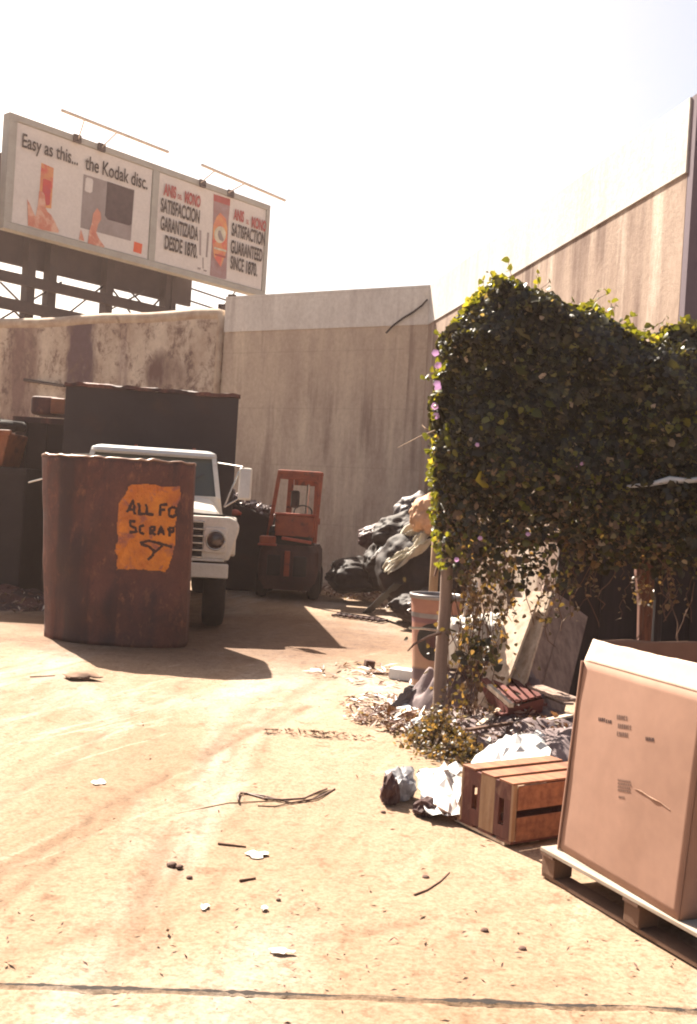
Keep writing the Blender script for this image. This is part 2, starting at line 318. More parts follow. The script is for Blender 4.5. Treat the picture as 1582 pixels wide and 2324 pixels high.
m_post = mat('weathered_gate_post', (.36, .26, .21), (.24, .165, .14), 6, .85, .5, (5, 5, .4))
m_pole = mat('pale_pole', (.50, .33, .19), (.38, .24, .14), 5, .8, .3)
m_whitep = mat('white_plastic', (.68, .67, .66), (.55, .54, .53), 4, .6, .2)
m_greyp = mat('grey_plastic', (.38, .38, .40), (.25, .24, .26), 6, .5, .3)
m_tarp = mat('purple_grey_tarp', (.30, .22, .22), (.17, .115, .12), 5, .8, .5)
m_foam = mat('white_foam', (.74, .76, .76), None, 5, .8, .2)
m_drumr = mat('drum_rim', (.36, .33, .33), (.25, .22, .22), 8, .45, .2, metal=.5)
m_litter = mat('dry_litter', (.36, .20, .11), (.16, .08, .05), 3, .9, 0)
m_bark = mat('stick_bark', (.20, .10, .06), (.12, .06, .04), 10, .9, .3)
m_paper = mat('paper_scrap', (.82, .78, .70), (.7, .64, .55), 6, .8, .2)
m_stone = mat('stone', (.12, .06, .045), (.2, .11, .08), 10, .9, .4)
m_wire = mat('old_wire', (.13, .06, .04), (.25, .14, .1), 10, .6, .1)

def drum_mat():
    m, t, b = newmat('banded_drum_paint')
    tc = nd(t, 'ShaderNodeTexCoord'); sp = nd(t, 'ShaderNodeSeparateXYZ'); t.links.new(tc.outputs['Object'], sp.inputs[0])
    r = nd(t, 'ShaderNodeValToRGB'); cr = r.color_ramp; cr.interpolation = 'LINEAR'
    stops = [(0, (.42, .20, .10)), (.10, (.48, .25, .13)), (.125, (.12, .05, .05)), (.21, (.10, .045, .045)), (.235, (.50, .26, .12)), (.30, (.45, .22, .11)),
             (.62, (.40, .15, .08)), (.64, (.22, .07, .06)), (.70, (.26, .08, .06)), (.73, (.45, .17, .08)), (.86, (.42, .16, .08))]
    while len(cr.elements) < len(stops): cr.elements.new(.5)
    for e, (p, c) in zip(cr.elements, stops): e.position = p; e.color = (*c, 1)
    n = ntex(t, 6, 8); ad = nd(t, 'ShaderNodeMath', operation='MULTIPLY_ADD'); ad.inputs[1].default_value = .03
    t.links.new(n.outputs[0], ad.inputs[0]); t.links.new(sp.outputs[2], ad.inputs[2]); t.links.new(ad.outputs[0], r.inputs[0])
    col = mixc(t, .4, r.outputs[0], ramp(t, n.outputs[0], .35, .6, (.55, .5, .5), (1, 1, 1)), 'MULTIPLY')
    t.links.new(col, b.inputs['Base Color']); b.inputs['Roughness'].default_value = .7; bump(t, b, n.outputs[0], .3, .01); return m
m_drum = drum_mat()
for e in [x for x in m_drum.node_tree.nodes if x.type == 'VALTORGB'][0].color_ramp.elements: e.color = (e.color[0]*.62+.02, e.color[1]*.68+.02, e.color[2]*.8+.025, 1)

def leaf_mat(name, cols, trans=.45, tm=(2.2, 1.9, .6)):
    cols = [(p, tuple(x*.72 for x in c)) for p, c in cols]
    m = bpy.data.materials.new(name); m.use_nodes = True; t = m.node_tree; t.nodes.clear()
    ge = nd(t, 'ShaderNodeNewGeometry'); r = nd(t, 'ShaderNodeValToRGB'); cr = r.color_ramp
    while len(cr.elements) < len(cols): cr.elements.new(.5)
    for e, (p, c) in zip(cr.elements, cols): e.position = p; e.color = (*c, 1)
    t.links.new(ge.outputs['Random Per Island'], r.inputs[0])
    d = nd(t, 'ShaderNodeBsdfPrincipled'); d.inputs['Roughness'].default_value = .45; d.inputs['Specular IOR Level'].default_value = .5
    tr = nd(t, 'ShaderNodeBsdfTranslucent'); mx = nd(t, 'ShaderNodeMixShader'); mx.inputs[0].default_value = trans
    t.links.new(r.outputs[0], d.inputs['Base Color'])
    br = mixc(t, 1.0, r.outputs[0], tm, 'MULTIPLY'); t.links.new(br, tr.inputs[0])
    o = nd(t, 'ShaderNodeOutputMaterial'); t.links.new(d.outputs[0], mx.inputs[1]); t.links.new(tr.outputs[0], mx.inputs[2]); t.links.new(mx.outputs[0], o.inputs[0]); return m
m_leaf = leaf_mat('vine_leaf', [(0, (.018, .016, .012)), (.6, (.032, .030, .013)), (.86, (.055, .055, .018)), (.95, (.15, .15, .035)), (.985, (.22, .16, .08)), (1, (.50, .40, .32))], .30)  # the few pale stops put sun sparkle into the leaf colour
m_grass = leaf_mat('weed_leaf', [(0, (.045, .04, .02)), (.4, (.10, .07, .04)), (.8, (.17, .105, .065)), (1, (.30, .20, .13))], .35)
m_tip = leaf_mat('sunlit_vine_leaf', [(0, (.05, .06, .015)), (.5, (.11, .12, .02)), (.85, (.17, .17, .03)), (1, (.25, .22, .06))], .5)  # brighter vine leaf copy with sunlight put into its colour
m_petal = leaf_mat('vine_petal', [(0, (.62, .30, .60)), (1, (.80, .55, .80))], .3, (1.1, 1, 1.2))
m_dry = leaf_mat('dry_leaf_bits', [(0, (.10, .045, .04)), (.4, (.17, .08, .055)), (.8, (.28, .15, .10)), (1, (.75, .68, .60))], .1)

# ------------------------------------------------------------------ ground
crackA, crackB = G(-200, 2226), G(1800, 2300)
def crack_y(x):
    t = (x-crackA.x)/(crackB.x-crackA.x); return crackA.y+(crackB.y-crackA.y)*t+.018*fbm((x*2.2, 0, 3))
def spaced(a, b, step): n = max(1, round((b-a)/step)); return [a+(b-a)*i/n for i in range(n)]
xs = spaced(-400, -40, 30)+spaced(-40, -6, 2)+spaced(-6, 4.5, .045)+spaced(4.5, 40, 2)+spaced(40, 400, 30)+[400]
ys = spaced(-60, 2, 3)+spaced(2, 2.9, .03)+spaced(2.9, 3.7, .012)+spaced(3.7, 9, .035)+spaced(9, 20, .09)+spaced(20, 60, 2)+spaced(60, 900, 40)+[900]
XX, YY = np.meshgrid(np.array(xs), np.array(ys)); RUT = np.zeros_like(XX)
NZ = np.array([[fbm((x*3, y*1.5, 2), 3) if (-6 < x < 4.5 and 2 < y < 14) else 0 for x in xs] for y in ys])
for pts_, w_, a_ in ((((-60, 2010), (120, 1910), (260, 1820), (420, 1740), (560, 1665), (700, 1600)), .05, .9), (((-40, 2080), (150, 1925), (330, 1795), (470, 1700), (620, 1620)), .035, .8), (((290, 2160), (350, 1970), (430, 1780), (520, 1650), (640, 1560)), .055, .7),
                   (((340, 2180), (400, 1980), (480, 1790), (560, 1660), (680, 1560)), .03, .7), (((130, 1750), (250, 1650), (340, 1585), (430, 1540)), .05, .6), (((480, 2080), (520, 1900), (560, 1780), (620, 1650)), .04, .5), (((-40, 1850), (130, 1740), (290, 1620), (420, 1560)), .04, .5),
                   (((650, 2140), (1000, 2085), (1280, 2040)), .04, .45), (((-40, 2180), (200, 2120), (420, 2060)), .05, .4), (((560, 1660), (700, 1560), (800, 1500), (900, 1440)), .07, .5), (((200, 2300), (280, 2150), (330, 2020)), .05, .5)):
    q_ = [G(x, y) for x, y in pts_]
    D_ = np.full_like(XX, 9.)
    for a, c in zip(q_[:-1], q_[1:]):
        ab = np.array([c.x-a.x, c.y-a.y]); t_ = np.clip(((XX-a.x)*ab[0]+(YY-a.y)*ab[1])/(ab@ab), 0, 1); D_ = np.minimum(D_, np.hypot(XX-a.x-t_*ab[0], YY-a.y-t_*ab[1]))
    D_ = D_+NZ*.05; RUT = np.maximum(RUT, a_*np.exp(-(D_/w_)**2)*np.clip(.75+NZ*1.6, 0, 1.2))
vs = []
for jy, y in enumerate(ys):
    for ix, x in enumerate(xs):
        z = -.010*RUT[jy, ix]
        if -6 < x < 4.5 and 2 < y < 20:
            z += .006*fbm((x*.9, y*.6, 0), 3)+.004*fbm((x*5, y*3, 4), 3)
            z -= .005
            dc = abs(y-crack_y(x))
            wv = .010+.008*fbm((x*7, 1, 1), 3)
            if dc < wv*1.6: z -= .02*(1-dc/(wv*1.6))
        elif 2.5 < y < 20: z = -.005
        vs.append((x, y, z))
nx = len(xs)
fs = [(j*nx+i, j*nx+i+1, (j+1)*nx+i+1, (j+1)*nx+i) for j in range(len(ys)-1) for i in range(nx-1)]
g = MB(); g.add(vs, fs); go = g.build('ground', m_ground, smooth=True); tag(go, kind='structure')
at_ = go.data.attributes.new('rut', 'FLOAT', 'POINT'); at_.data.foreach_set('value', RUT.ravel().astype(np.float32))
# dark soil lying in the joint
b = MB(); n = 500; a0, b0 = crackA.x, crackB.x; L = []; U = []
for i in range(n+1):
    x = a0+(b0-a0)*i/n; wv = max(.0015, .008+.018*fbm((x*2.5, 1, 9), 5)+.012*fbm((x*24, 4, 9), 3)); c = crack_y(x)
    L.append((x, c-wv, .003)); U.append((x, c+wv*.8, .003))
b.add(L+U, [(i, i+1, n+1+i+1, n+1+i) for i in range(n)]); tag(b.build('pavement_joint', m_soil), kind='structure')

# ------------------------------------------------------------------ walls
def slab(mb, A, B, z0, z1, th, push=0.0):
    A = Vector((A[0], A[1], 0)); B = Vector((B[0], B[1], 0)); d = (B-A).normalized(); nn = Vector((-d.y, d.x, 0))
    if nn.dot(A) < 0: nn = -nn
    A = A-nn*push; B = B-nn*push
    mb.hexa([A+Vector((0, 0, z0)), B+Vector((0, 0, z0)), B+nn*th+Vector((0, 0, z0)), A+nn*th+Vector((0, 0, z0))],
            [A+Vector((0, 0, z1)), B+Vector((0, 0, z1)), B+nn*th+Vector((0, 0, z1)), A+nn*th+Vector((0, 0, z1))]); return nn
ZT, ZB = 6.05, 5.27
cA, cB = P(514, 675, 22.85), P(978, 648, 20.4)
r0 = P(978, 648, 20.4); r1 = P(1570, 232, 10.75)
fw = empty('concrete_wall', (cA.x, cA.y, 0), 0, 'tall brown concrete wall across the back of the yard with a pale upper band', 'wall')
b = MB(); slab(b, cA, cB, -.2, ZB, .35); b.build('wall_face', m_conc, fw)
b = MB(); slab(b, cA, cB, ZB, ZT, .35, .02); tag(b.build('upper_band', m_band, fw), 'pale plastered upper band')
b = MB(); b.tube([P(876, 756, 20.75), P(893, 738, 20.7), P(915, 722, 20.6), P(938, 708, 20.5), P(958, 693, 20.38), P(970, 680, 20.3)], .022, 6); b.build('cable', m_cable, fw)
lb = empty('side_building', (r1.x, r1.y, 0), 0, 'long streaked building wall running along the right side with a white upper band', 'building')
d = (Vector((r1.x, r1.y, 0))-Vector((r0.x, r0.y, 0))).normalized(); nn = Vector((d.y, -d.x, 0)); nn = nn if nn.x > 0 else -nn
rA = Vector((r0.x, r0.y, 0))+nn*.004; rB = Vector((r1.x, r1.y, 0)); far = 14
def yz(v, z): return Vector((v.x, v.y, z))
b = MB(); b.hexa([yz(rA, -.2), yz(rB, -.2), yz(rB+nn*.4, -.2), yz(rA+nn*.4, -.2)], [yz(rA, ZB), yz(rB, ZB), yz(rB+nn*.4, ZB), yz(rA+nn*.4, ZB)]); b.build('side_wall', m_rwall, lb)
k = nn*-.02
b = MB(); b.hexa([yz(rA+k, ZB), yz(rB+k, ZB), yz(rB+nn*.4, ZB), yz(rA+nn*.4, ZB)], [yz(rA+k, ZT), yz(rB+k, ZT), yz(rB+nn*.4, ZT), yz(rA+nn*.4, ZT)]); b.build('upper_band', m_rband, lb)
e1 = rB+nn*.4+d*.003; k2 = rB+d*.003
b = MB(); b.hexa([yz(rB+d*.01, -.2), yz(rB+d*.12, -.2), yz(rB+nn*far+d*.12, -.2), yz(rB+nn*far+d*.01, -.2)],
                 [yz(rB+d*.01, ZT+.003), yz(rB+d*.12, ZT+.003), yz(rB+nn*far+d*.12, ZT+.003), yz(rB+nn*far+d*.01, ZT+.003)]); b.build('end_wall', m_ret, lb)
b = MB(); b.hexa([yz(rA+nn*.4, ZT-.4), yz(rB+nn*.4, ZT-.4), yz(rB+nn*far, ZT-.4), yz(rA+nn*far, ZT-.4)], [yz(rA+nn*.4, ZT-.2), yz(rB+nn*.4, ZT-.2), yz(rB+nn*far, ZT-.2), yz(rA+nn*far, ZT-.2)]); b.build('roof', m_apron, lb)
# left stained wall with rounded coping
lA, lB = P(-700, 790, 33.5), P(505, 712, 22.9)
zl = P(503, 712, 22.9).z; 
lw = empty('plaster_wall', (lB.x, lB.y, 0), 0, 'cream plaster wall with dark stains and rounded coping below the billboard', 'wall')
b = MB(); nn2 = slab(b, lA, lB, -.2, zl-.08, .3, 0); b.build('wall_face', m_stain, lw)
b = MB(); pa = Vector((lA.x, lA.y, 0))+nn2*.12; pb = Vector((lB.x, lB.y, 0))+nn2*.12
dd = (pb-pa).normalized(); path = [yz(pa+(pb-pa)*t, zl+.02*math.sin(t*40)) for t in [i/30 for i in range(30)]]
fp = pb-nn2*.17
path += [yz(pb-dd*.25, zl), yz(pb-dd*.08-nn2*.03, zl-.02), yz(pb-nn2*.1, zl-.14), yz(fp, zl-.4), yz(fp, 0)]
b.tube(path, [.16]*(len(path)-4)+[.14, .10, .07, .07], 10); b.build('coping', m_coping, lw, smooth=True)
b = MB(); b.tube([P(55, 862, 25.9), P(147, 876, 24.9)], .035, 6); b.build('pipe', m_girder, lw)

# ------------------------------------------------------------------ billboard
bA, bB = P(5, 517, 30.5), P(600, 668, 38.5)
bd = Vector((bB.x-bA.x, bB.y-bA.y, 0)); BL = bd.length; bd.normalize(); bn = Vector((bd.y, -bd.x, 0))   # bn faces the yard
if bn.y > 0: bn = -bn
def BP(px, py, off=0.0):      # ray meets the board plane moved off towards the yard
    r = ray(px, py); o = Vector((0, 0, EYE)); pl = Vector((bA.x, bA.y, 0))+bn*off
    return o+r*((pl-o).dot(bn)/r.dot(bn))
bz0 = bA.z; bz1 = BP(25, 256).z; u0 = 0
def BU(u, z, off=0.0): return Vector((bA.x, bA.y, 0))+bd*u+bn*off+Vector((0, 0, z))
bb = empty('billboard', (bA.x, bA.y, 0), math.atan2(bd.y, bd.x), 'rooftop billboard with two posters standing on dark steel girders', 'billboard')
def uz(px, py, off=0.0):
    p = BP(px, py, off)-Vector((bA.x, bA.y, 0)); return p.dot(bd), p.z
def bbox(mb, ua, ub, za, zb, oa, ob):
    mb.hexa([BU(ua, za, oa), BU(ub, za, oa), BU(ub, za, ob), BU(ua, za, ob)], [BU(ua, zb, oa), BU(ub, zb, oa), BU(ub, zb, ob), BU(ua, zb, ob)])
fr = .26; um0, um1 = uz(343, 450)[0], uz(357, 450)[0]
b = MB(); bbox(b, 0, BL, bz0, bz1, 0, -.3); b.build('backing_board', m_board_frame, bb)
for (ua, ub, za, zb) in ((0, BL, bz0, bz0+fr*.8), (0, BL, bz1-fr*.75, bz1), (0, fr, bz0+fr*.8, bz1-fr*.75), (BL-fr*.7, BL, bz0+fr*.8, bz1-fr*.75), (um0, um1, bz0+fr*.8, bz1-fr*.75)):
    b = MB(); bbox(b, ua, ub, za, zb, .06, .002); b.build('frame_rail', m_board_frame, bb, bevel=.01)
posters = []
for (ua, ub) in ((fr+.02, um0-.03), (um1+.03, BL-fr*.7-.02)):
    b = MB(); bbox(b, ua, ub, bz0+fr*.8+.02, bz1-fr*.75-.02, .022, .003); posters.append(b.build('poster', m_board_white, bb))
def ppoly(name, pts, mt, parent, lev=1, th=.004):
    b = MB(); o = .022+.006*lev; q = [BP(x, y, o) for x, y in pts]; b.prism(q, -bn*th); return b.build(name, mt, parent)
def text_mesh(txt, bold=.0):
    cu = bpy.data.curves.new('t', 'FONT'); cu.body = txt; cu.offset = bold; cu.extrude = 0
    o = bpy.data.objects.new('t', cu); COL.objects.link(o); bpy.context.view_layer.update()
    me = o.evaluated_get(bpy.context.evaluated_depsgraph_get()).to_mesh()
    v = [tuple(x.co) for x in me.vertices]; f = [tuple(p.vertices) for p in me.polygons]
    bpy.data.objects.remove(o); bpy.data.curves.remove(cu); return v, f
def ptext(txt, pl, pr, capm, mt, parent, bold=.02, cap=.69):
    (ua, za), (ub, zb) = uz(*pl), uz(*pr); v, f = text_mesh(txt, bold)
    x0 = min(p[0] for p in v); x1 = max(p[0] for p in v)
    sx = (ub-ua)/(x1-x0); sz = capm/cap; z0 = (za+zb)/2
    b = MB(); b.add([BU(ua+(p[0]-x0)*sx, z0+p[1]*sz, .062) for p in v], f); return b.build('lettering', mt, parent)
def c2(x, y): return (x/2.825*.6328, (380+y/2.825)*.6328)
def c3(x, y): return ((540+x/3.439)*.6328, (580+y/3.439)*.6328)
p1, p2 = posters
ptext('Easy as this...', c2(212, 415), c2(778, 605), .40, m_ink, p1, .015)
ptext('the Kodak disc.', c2(850, 640), c2(1482, 850), .43, m_ink, p1, .015)
ppoly('picture', [c2(*p) for p in ((420, 575), (545, 630), (520, 1040), (455, 1030), (400, 880), (412, 700))], m_porange, p1)
ppoly('picture', [c2(*p) for p in ((440, 735), (520, 765), (505, 1000), (470, 1010), (430, 860))], m_pred, p1, 2)
ppoly('picture', [c2(*p) for p in ((277, 945), (300, 985), (345, 1090), (362, 1120), (385, 990), (398, 860), (430, 870), (455, 900), (462, 1030), (480, 1070), (520, 1105), (560, 1180), (597, 1265), (592, 1285), (430, 1255), (285, 1210))], m_flesh, p1, 3)
ppoly('picture', [c2(*p) for p in ((848, 690), (1362, 850), (1325, 1368), (975, 1275), (815, 1232))], m_pgrey, p1)
ppoly('picture', [c2(*p) for p in ((870, 735), (885, 722), (935, 740), (945, 760), (935, 870), (915, 882), (870, 865), (860, 850))], m_board_white, p1, 2)
ppoly('picture', [c2(*p) for p in ((1090, 765), (1362, 858), (1335, 1200), (1310, 1212), (1090, 1150), (1065, 1110))], m_pdark, p1, 2)
ppoly('picture', [c2(*p) for p in ((985, 1035), (1020, 1080), (1025, 1150), (995, 1200), (975, 1280), (1000, 1340), (1060, 1425), (1050, 1440), (890, 1395), (905, 1270), (930, 1190), (945, 1090))], m_flesh, p1, 3)
ppoly('picture', [c2(*p) for p in ((820, 1250), (840, 1310), (855, 1370), (800, 1352))], m_flesh, p1, 3)
ppoly('trade_mark', [c2(*p) for p in ((1360, 1372), (1445, 1400), (1432, 1500), (1350, 1475))], m_logo, p1)
for args in (('ANIS', (145, 412), (300, 448), .36, m_inkred, .05), ('DEL', (320, 458), (375, 475), .15, m_inkred, .03), ('MONO', (405, 505), (600, 560), .36, m_inkred, .05),
             ('SATISFACCION', (110, 610), (588, 765), .44, m_ink, .03), ('GARANTIZADA', (105, 835), (572, 972), .44, m_ink, .03),
             ('DESDE', (158, 1070), (375, 1135), .44, m_ink, .03), ('1870.', (408, 1145), (562, 1192), .44, m_ink, .03),
             ('ANIS', (1008, 705), (1135, 750), .36, m_inkred, .05), ('DEL', (1165, 765), (1200, 778), .15, m_inkred, .03), ('MONO', (1230, 805), (1410, 862), .36, m_inkred, .05),
             ('SATISFACTION', (985, 900), (1395, 1045), .44, m_ink, .03), ('GUARANTEED', (972, 1115), (1362, 1240), .44, m_ink, .03),
             ('SINCE', (968, 1310), (1132, 1368), .44, m_ink, .03), ('1870.', (1160, 1372), (1300, 1420), .44, m_ink, .03)):
    ptext(args[0], c3(*args[1]), c3(*args[2]), args[3], args[4], p2, args[5])
ppoly('picture', [c3(*p) for p in ((780, 398), (985, 462), (975, 600), (965, 700), (935, 1440), (920, 1452), (745, 1408), (733, 1395), (770, 780), (775, 520))], m_ppink, p2)
ppoly('picture', [c3(*p) for p in ((780, 398), (985, 462), (980, 545), (778, 480))], m_inkred, p2, 2)
ppoly('picture', [c3(*p) for p in ((860, 628), (930, 700), (948, 830), (942, 1090), (868, 1300), (785, 1180), (765, 1000), (775, 780), (815, 680))], m_porange, p2, 2)
ppoly('picture', [c3(858+72*math.cos(a), 900+105*math.sin(a)) for a in [i*math.pi/8 for i in range(16)]], m_pcream, p2, 3)
ppoly('picture', [c3(*p) for p in ((838, 850), (862, 845), (880, 900), (905, 960), (890, 985), (850, 960), (830, 900))], m_pgrey, p2, 4)
ppoly('picture', [c3(*p) for p in ((785, 1050), (935, 1090), (935, 1115), (785, 1075))], m_pcream, p2, 3)
ppoly('picture', [c3(*p) for p in ((790, 1130), (930, 1168), (920, 1190), (798, 1155))], m_inkred, p2, 3)
for q in (((600, 840), (628, 850), (622, 1160), (603, 1150)), ((700, 870), (725, 878), (702, 1180), (680, 1175)), ((640, 1180), (655, 1185), (655, 1320), (642, 1315)), ((580, 1300), (620, 1308), (615, 1335), (580, 1325)), ((650, 1330), (695, 1340), (690, 1358), (655, 1350))):
    ppoly('picture', [c3(*p) for p in q], m_pgrey, p2)
for (x, y) in ((172, 306), (227, 326), (456, 412), (520, 437)):
    u, z = uz(x, y); b = MB(); bbox(b, u-.13, u+.13, bz1-.22, bz1+.02, .14, .065); b.build('bracket', m_girder, bb)
for (pA, pB) in (((140, 250), (382, 345)), ((458, 374), (647, 455))):
    A_, B_ = BP(*pA, 1.5), BP(*pB, 1.5); b = MB(); b.tube([A_, B_], .055, 6)
    rl = b.build('light_rail', m_rail, bb)
for (bx_, pA, pB, t_) in ((172, (140, 250), (382, 345), .2), (227, (140, 250), (382, 345), .5), (456, (458, 374), (647, 455), .15), (520, (458, 374), (647, 455), .5)):
    u, z = uz(bx_, 320); A_, B_ = BP(*pA, 1.5), BP(*pB, 1.5); b = MB(); b.tube([BU(u, bz1-.1, .15), A_+(B_-A_)*t_], .022, 5); b.build('rail_arm', m_rail, bb)
# dark rear board, girders, cross bracing
ur, _ = uz(436, 640, -1.0); zb_ = uz(200, 640, -1.0)[1]
b = MB(); bbox(b, -9, ur, zb_, bz1-.9, -1.0, -1.15); b.build('rear_board', m_apron, bb)
for px in (66, 115, 245, 378, 392):
    u, z = uz(px, 660, -.7); b = MB(); hw = .10 if px > 300 else .14; bbox(b, u-hw, u+hw, 0, bz0+1, -.6, -.95); b.build('girder_post', m_girder, bb)
for (yA, yB, w_) in ((628, 722, .16), (688, 748, .17)):
    ua, za = uz(10, yA, -.5); ub, zb2 = uz(435, yB, -.5); zz = za if w_ == .17 else (za+zb2)/2
    b = MB(); bbox(b, -9, ur+.2, zz-w_, zz+w_, -.42, -.58); b.build('girder_beam', m_girder, bb)
for (q0, q1) in (((0, 672), (60, 735)), ((0, 725), (140, 640)), ((150, 715), (245, 640)), ((255, 700), (330, 660)), ((290, 655), (350, 720)), ((325, 720), (375, 665)), ((0, 640), (60, 700)), ((435, 655), (540, 690)), ((430, 682), (530, 715)), ((490, 715), (535, 660)), ((250, 650), (300, 715))):
    b = MB(); b.tube([BP(*q0, -.8), BP(*q1, -.8)], .035, 5); b.build('brace_rod', m_girder, bb)
for (x, y) in ((527, 678), (505, 700)):
    p = BP(x, y, -.3); b = MB(); b.box(p, (.3, .3, .28)); b.build('junction_box', m_girder, bb, bevel=.03)

# ------------------------------------------------------------------ lorry
tg = G(337, 1424); tr = empty('scrap_truck', (tg.x-.09, 12.4, 0), R(8), 'white truck with dark high sided body parked behind the rusty scrap bin', 'truck')
TM = WM[tr.name]
def L(): return MB(TM)
# body
bw = 1.16; bx = -.10; y0b = 1.75; y1b = 6.3; zb0 = 1.0; zb1 = 3.0
for (c, dm, nme) in (((0, y0b+.03, (zb0+zb1)/2), (2*bw, .06, zb1-zb0), 'front_panel'), ((-bw+.03, (y0b+y1b)/2+.03, (zb0+zb1)/2), (.06, y1b-y0b-.06, zb1-zb0), 'side_panel'), ((bw-.03, (y0b+y1b)/2+.03, (zb0+zb1)/2), (.06, y1b-y0b-.06, zb1-zb0), 'side_panel'), ((0, y1b+.03, (zb0+zb1)/2), (2*bw, .06, zb1-zb0), 'tailgate')):
    b = L(); b.box((c[0]+bx, c[1], c[2]), dm)
    b.build(nme, m_darkbin, tr, bevel=.008)
b = L(); b.box((0, (y0b+y1b)/2, zb0-.06), (2.3, y1b-y0b-.1, .1)); b.build('bed_floor', m_darkbin, tr)
b = L(); b.grid(lambda u, v: Vector((bx-bw-.02+2*(bw+.02)*u, y0b-.03+.12*v, zb1+.02+.03*fbm((u*9, v, 2)))), 60, 2); b.build('rim', m_rust, tr, solid=.05)
b = L(); b.box((-.4, 3.4, .78), (.12, 6.2, .2)); b.box((.4, 3.4, .78), (.12, 6.2, .2)); b.build('chassis', m_black, tr)
# cab shell: lower box + greenhouse
def loft(secs):  # rings of equal count
    mb = L(); n = len(secs[0]); vs = [p for s_ in secs for p in s_]
    fs = [(i*n+k, i*n+(k+1) % n, (i+1)*n+(k+1) % n, (i+1)*n+k) for i in range(len(secs)-1) for k in range(n)]
    fs += [tuple(range(n-1, -1, -1)), tuple((len(secs)-1)*n+k for k in range(n))]; mb.add(vs, fs); return mb
def rrect(hw, ya, yb, z, r=.08, n=4):
    pts = []
    for (cx, cy, a0) in ((hw-r, ya+r, -90), (hw-r, yb-r, 0), (-hw+r, yb-r, 90), (-hw+r, ya+r, 180)):
        for i in range(n+1):
            a = R(a0+90*i/n); pts.append((cx+r*math.cos(a), cy+r*math.sin(a), z))
    return pts
b = loft([rrect(.92, .62, 1.65, .85), rrect(.93, .58, 1.65, 1.3), rrect(.87, .60, 1.65, 1.62)]); b.build('cab', m_cream, tr, smooth=False)
# roof: rounded dome
b = loft([rrect(.775, .88, 1.66, 2.10, .1), rrect(.80, .84, 1.68, 2.13, .1), rrect(.79, .86, 1.67, 2.17, .1), rrect(.72, .94, 1.6, 2.205, .1)]); b.build('roof', m_roofw, tr, smooth=False)
def quadbar(mb, a, c, wd, dp):
    a = Vector(a); c = Vector(c); mb.hexa([a+Vector((-wd/2, -dp/2, 0)), a+Vector((wd/2, -dp/2, 0)), a+Vector((wd/2, dp/2, 0)), a+Vector((-wd/2, dp/2, 0))],
                                          [c+Vector((-wd/2, -dp/2, 0)), c+Vector((wd/2, -dp/2, 0)), c+Vector((wd/2, dp/2, 0)), c+Vector((-wd/2, dp/2, 0))])
for s_ in (-1, 1):
    b = L(); quadbar(b, (s_*.845, .64, 1.6), (s_*.765, .90, 2.12), .06, .06); b.build('windshield_pillar', m_cream, tr)
    b = L(); quadbar(b, (s_*.845, 1.58, 1.6), (s_*.765, 1.60, 2.12), .07, .1); b.build('rear_pillar', m_cream, tr)
    b = L(); b.hexa([Vector((s_*.83, .70, 1.62)), Vector((s_*.83, 1.53, 1.62)), Vector((s_*.84, 1.53, 1.62)), Vector((s_*.84, .70, 1.62))], [Vector((s_*.755, .95, 2.11)), Vector((s_*.755, 1.55, 2.11)), Vector((s_*.765, 1.55, 2.11)), Vector((s_*.765, .95, 2.11))]); b.build('side_window', m_glass, tr)
b = L(); b.hexa([Vector((-.81, .65, 1.62)), Vector((.81, .65, 1.62)), Vector((.81, .66, 1.62)), Vector((-.81, .66, 1.62))], [Vector((-.735, .91, 2.11)), Vector((.735, .91, 2.11)), Vector((.735, .92, 2.11)), Vector((-.735, .92, 2.11))]); b.build('windshield', m_glass, tr)
b = L(); b.box((0, 1.6, 1.86), (1.5, .04, .5)); b.build('rear_window', m_glass, tr)
# hood
def hoodsec(y, hw, z, dz): return [(-hw, y, 1.10), (-hw, y, z-dz), (-hw+.09, y, z-.02), (-hw*.5, y, z+.015), (0, y, z+.02), (hw*.5, y, z+.015), (hw-.09, y, z-.02), (hw, y, z-dz), (hw, y, 1.10)]
b = loft([hoodsec(-.02, .93, 1.41, .10), hoodsec(.04, .92, 1.46, .12), hoodsec(.35, .86, 1.56, .12), hoodsec(.62, .82, 1.61, .1)]); b.build('hood', m_cream, tr, bevel=.012)
b = L(); b.box((0, -.04, 1.395), (1.86, .05, .035)); b.build('hood_gap', m_black, tr)
for xx in (-.35, .35):
    b = L(); b.tube([(xx, .60, 1.64), (xx+.12, .70, 1.80), (xx+.3, .76, 1.90)], .008, 5); b.build('wiper', m_black, tr)
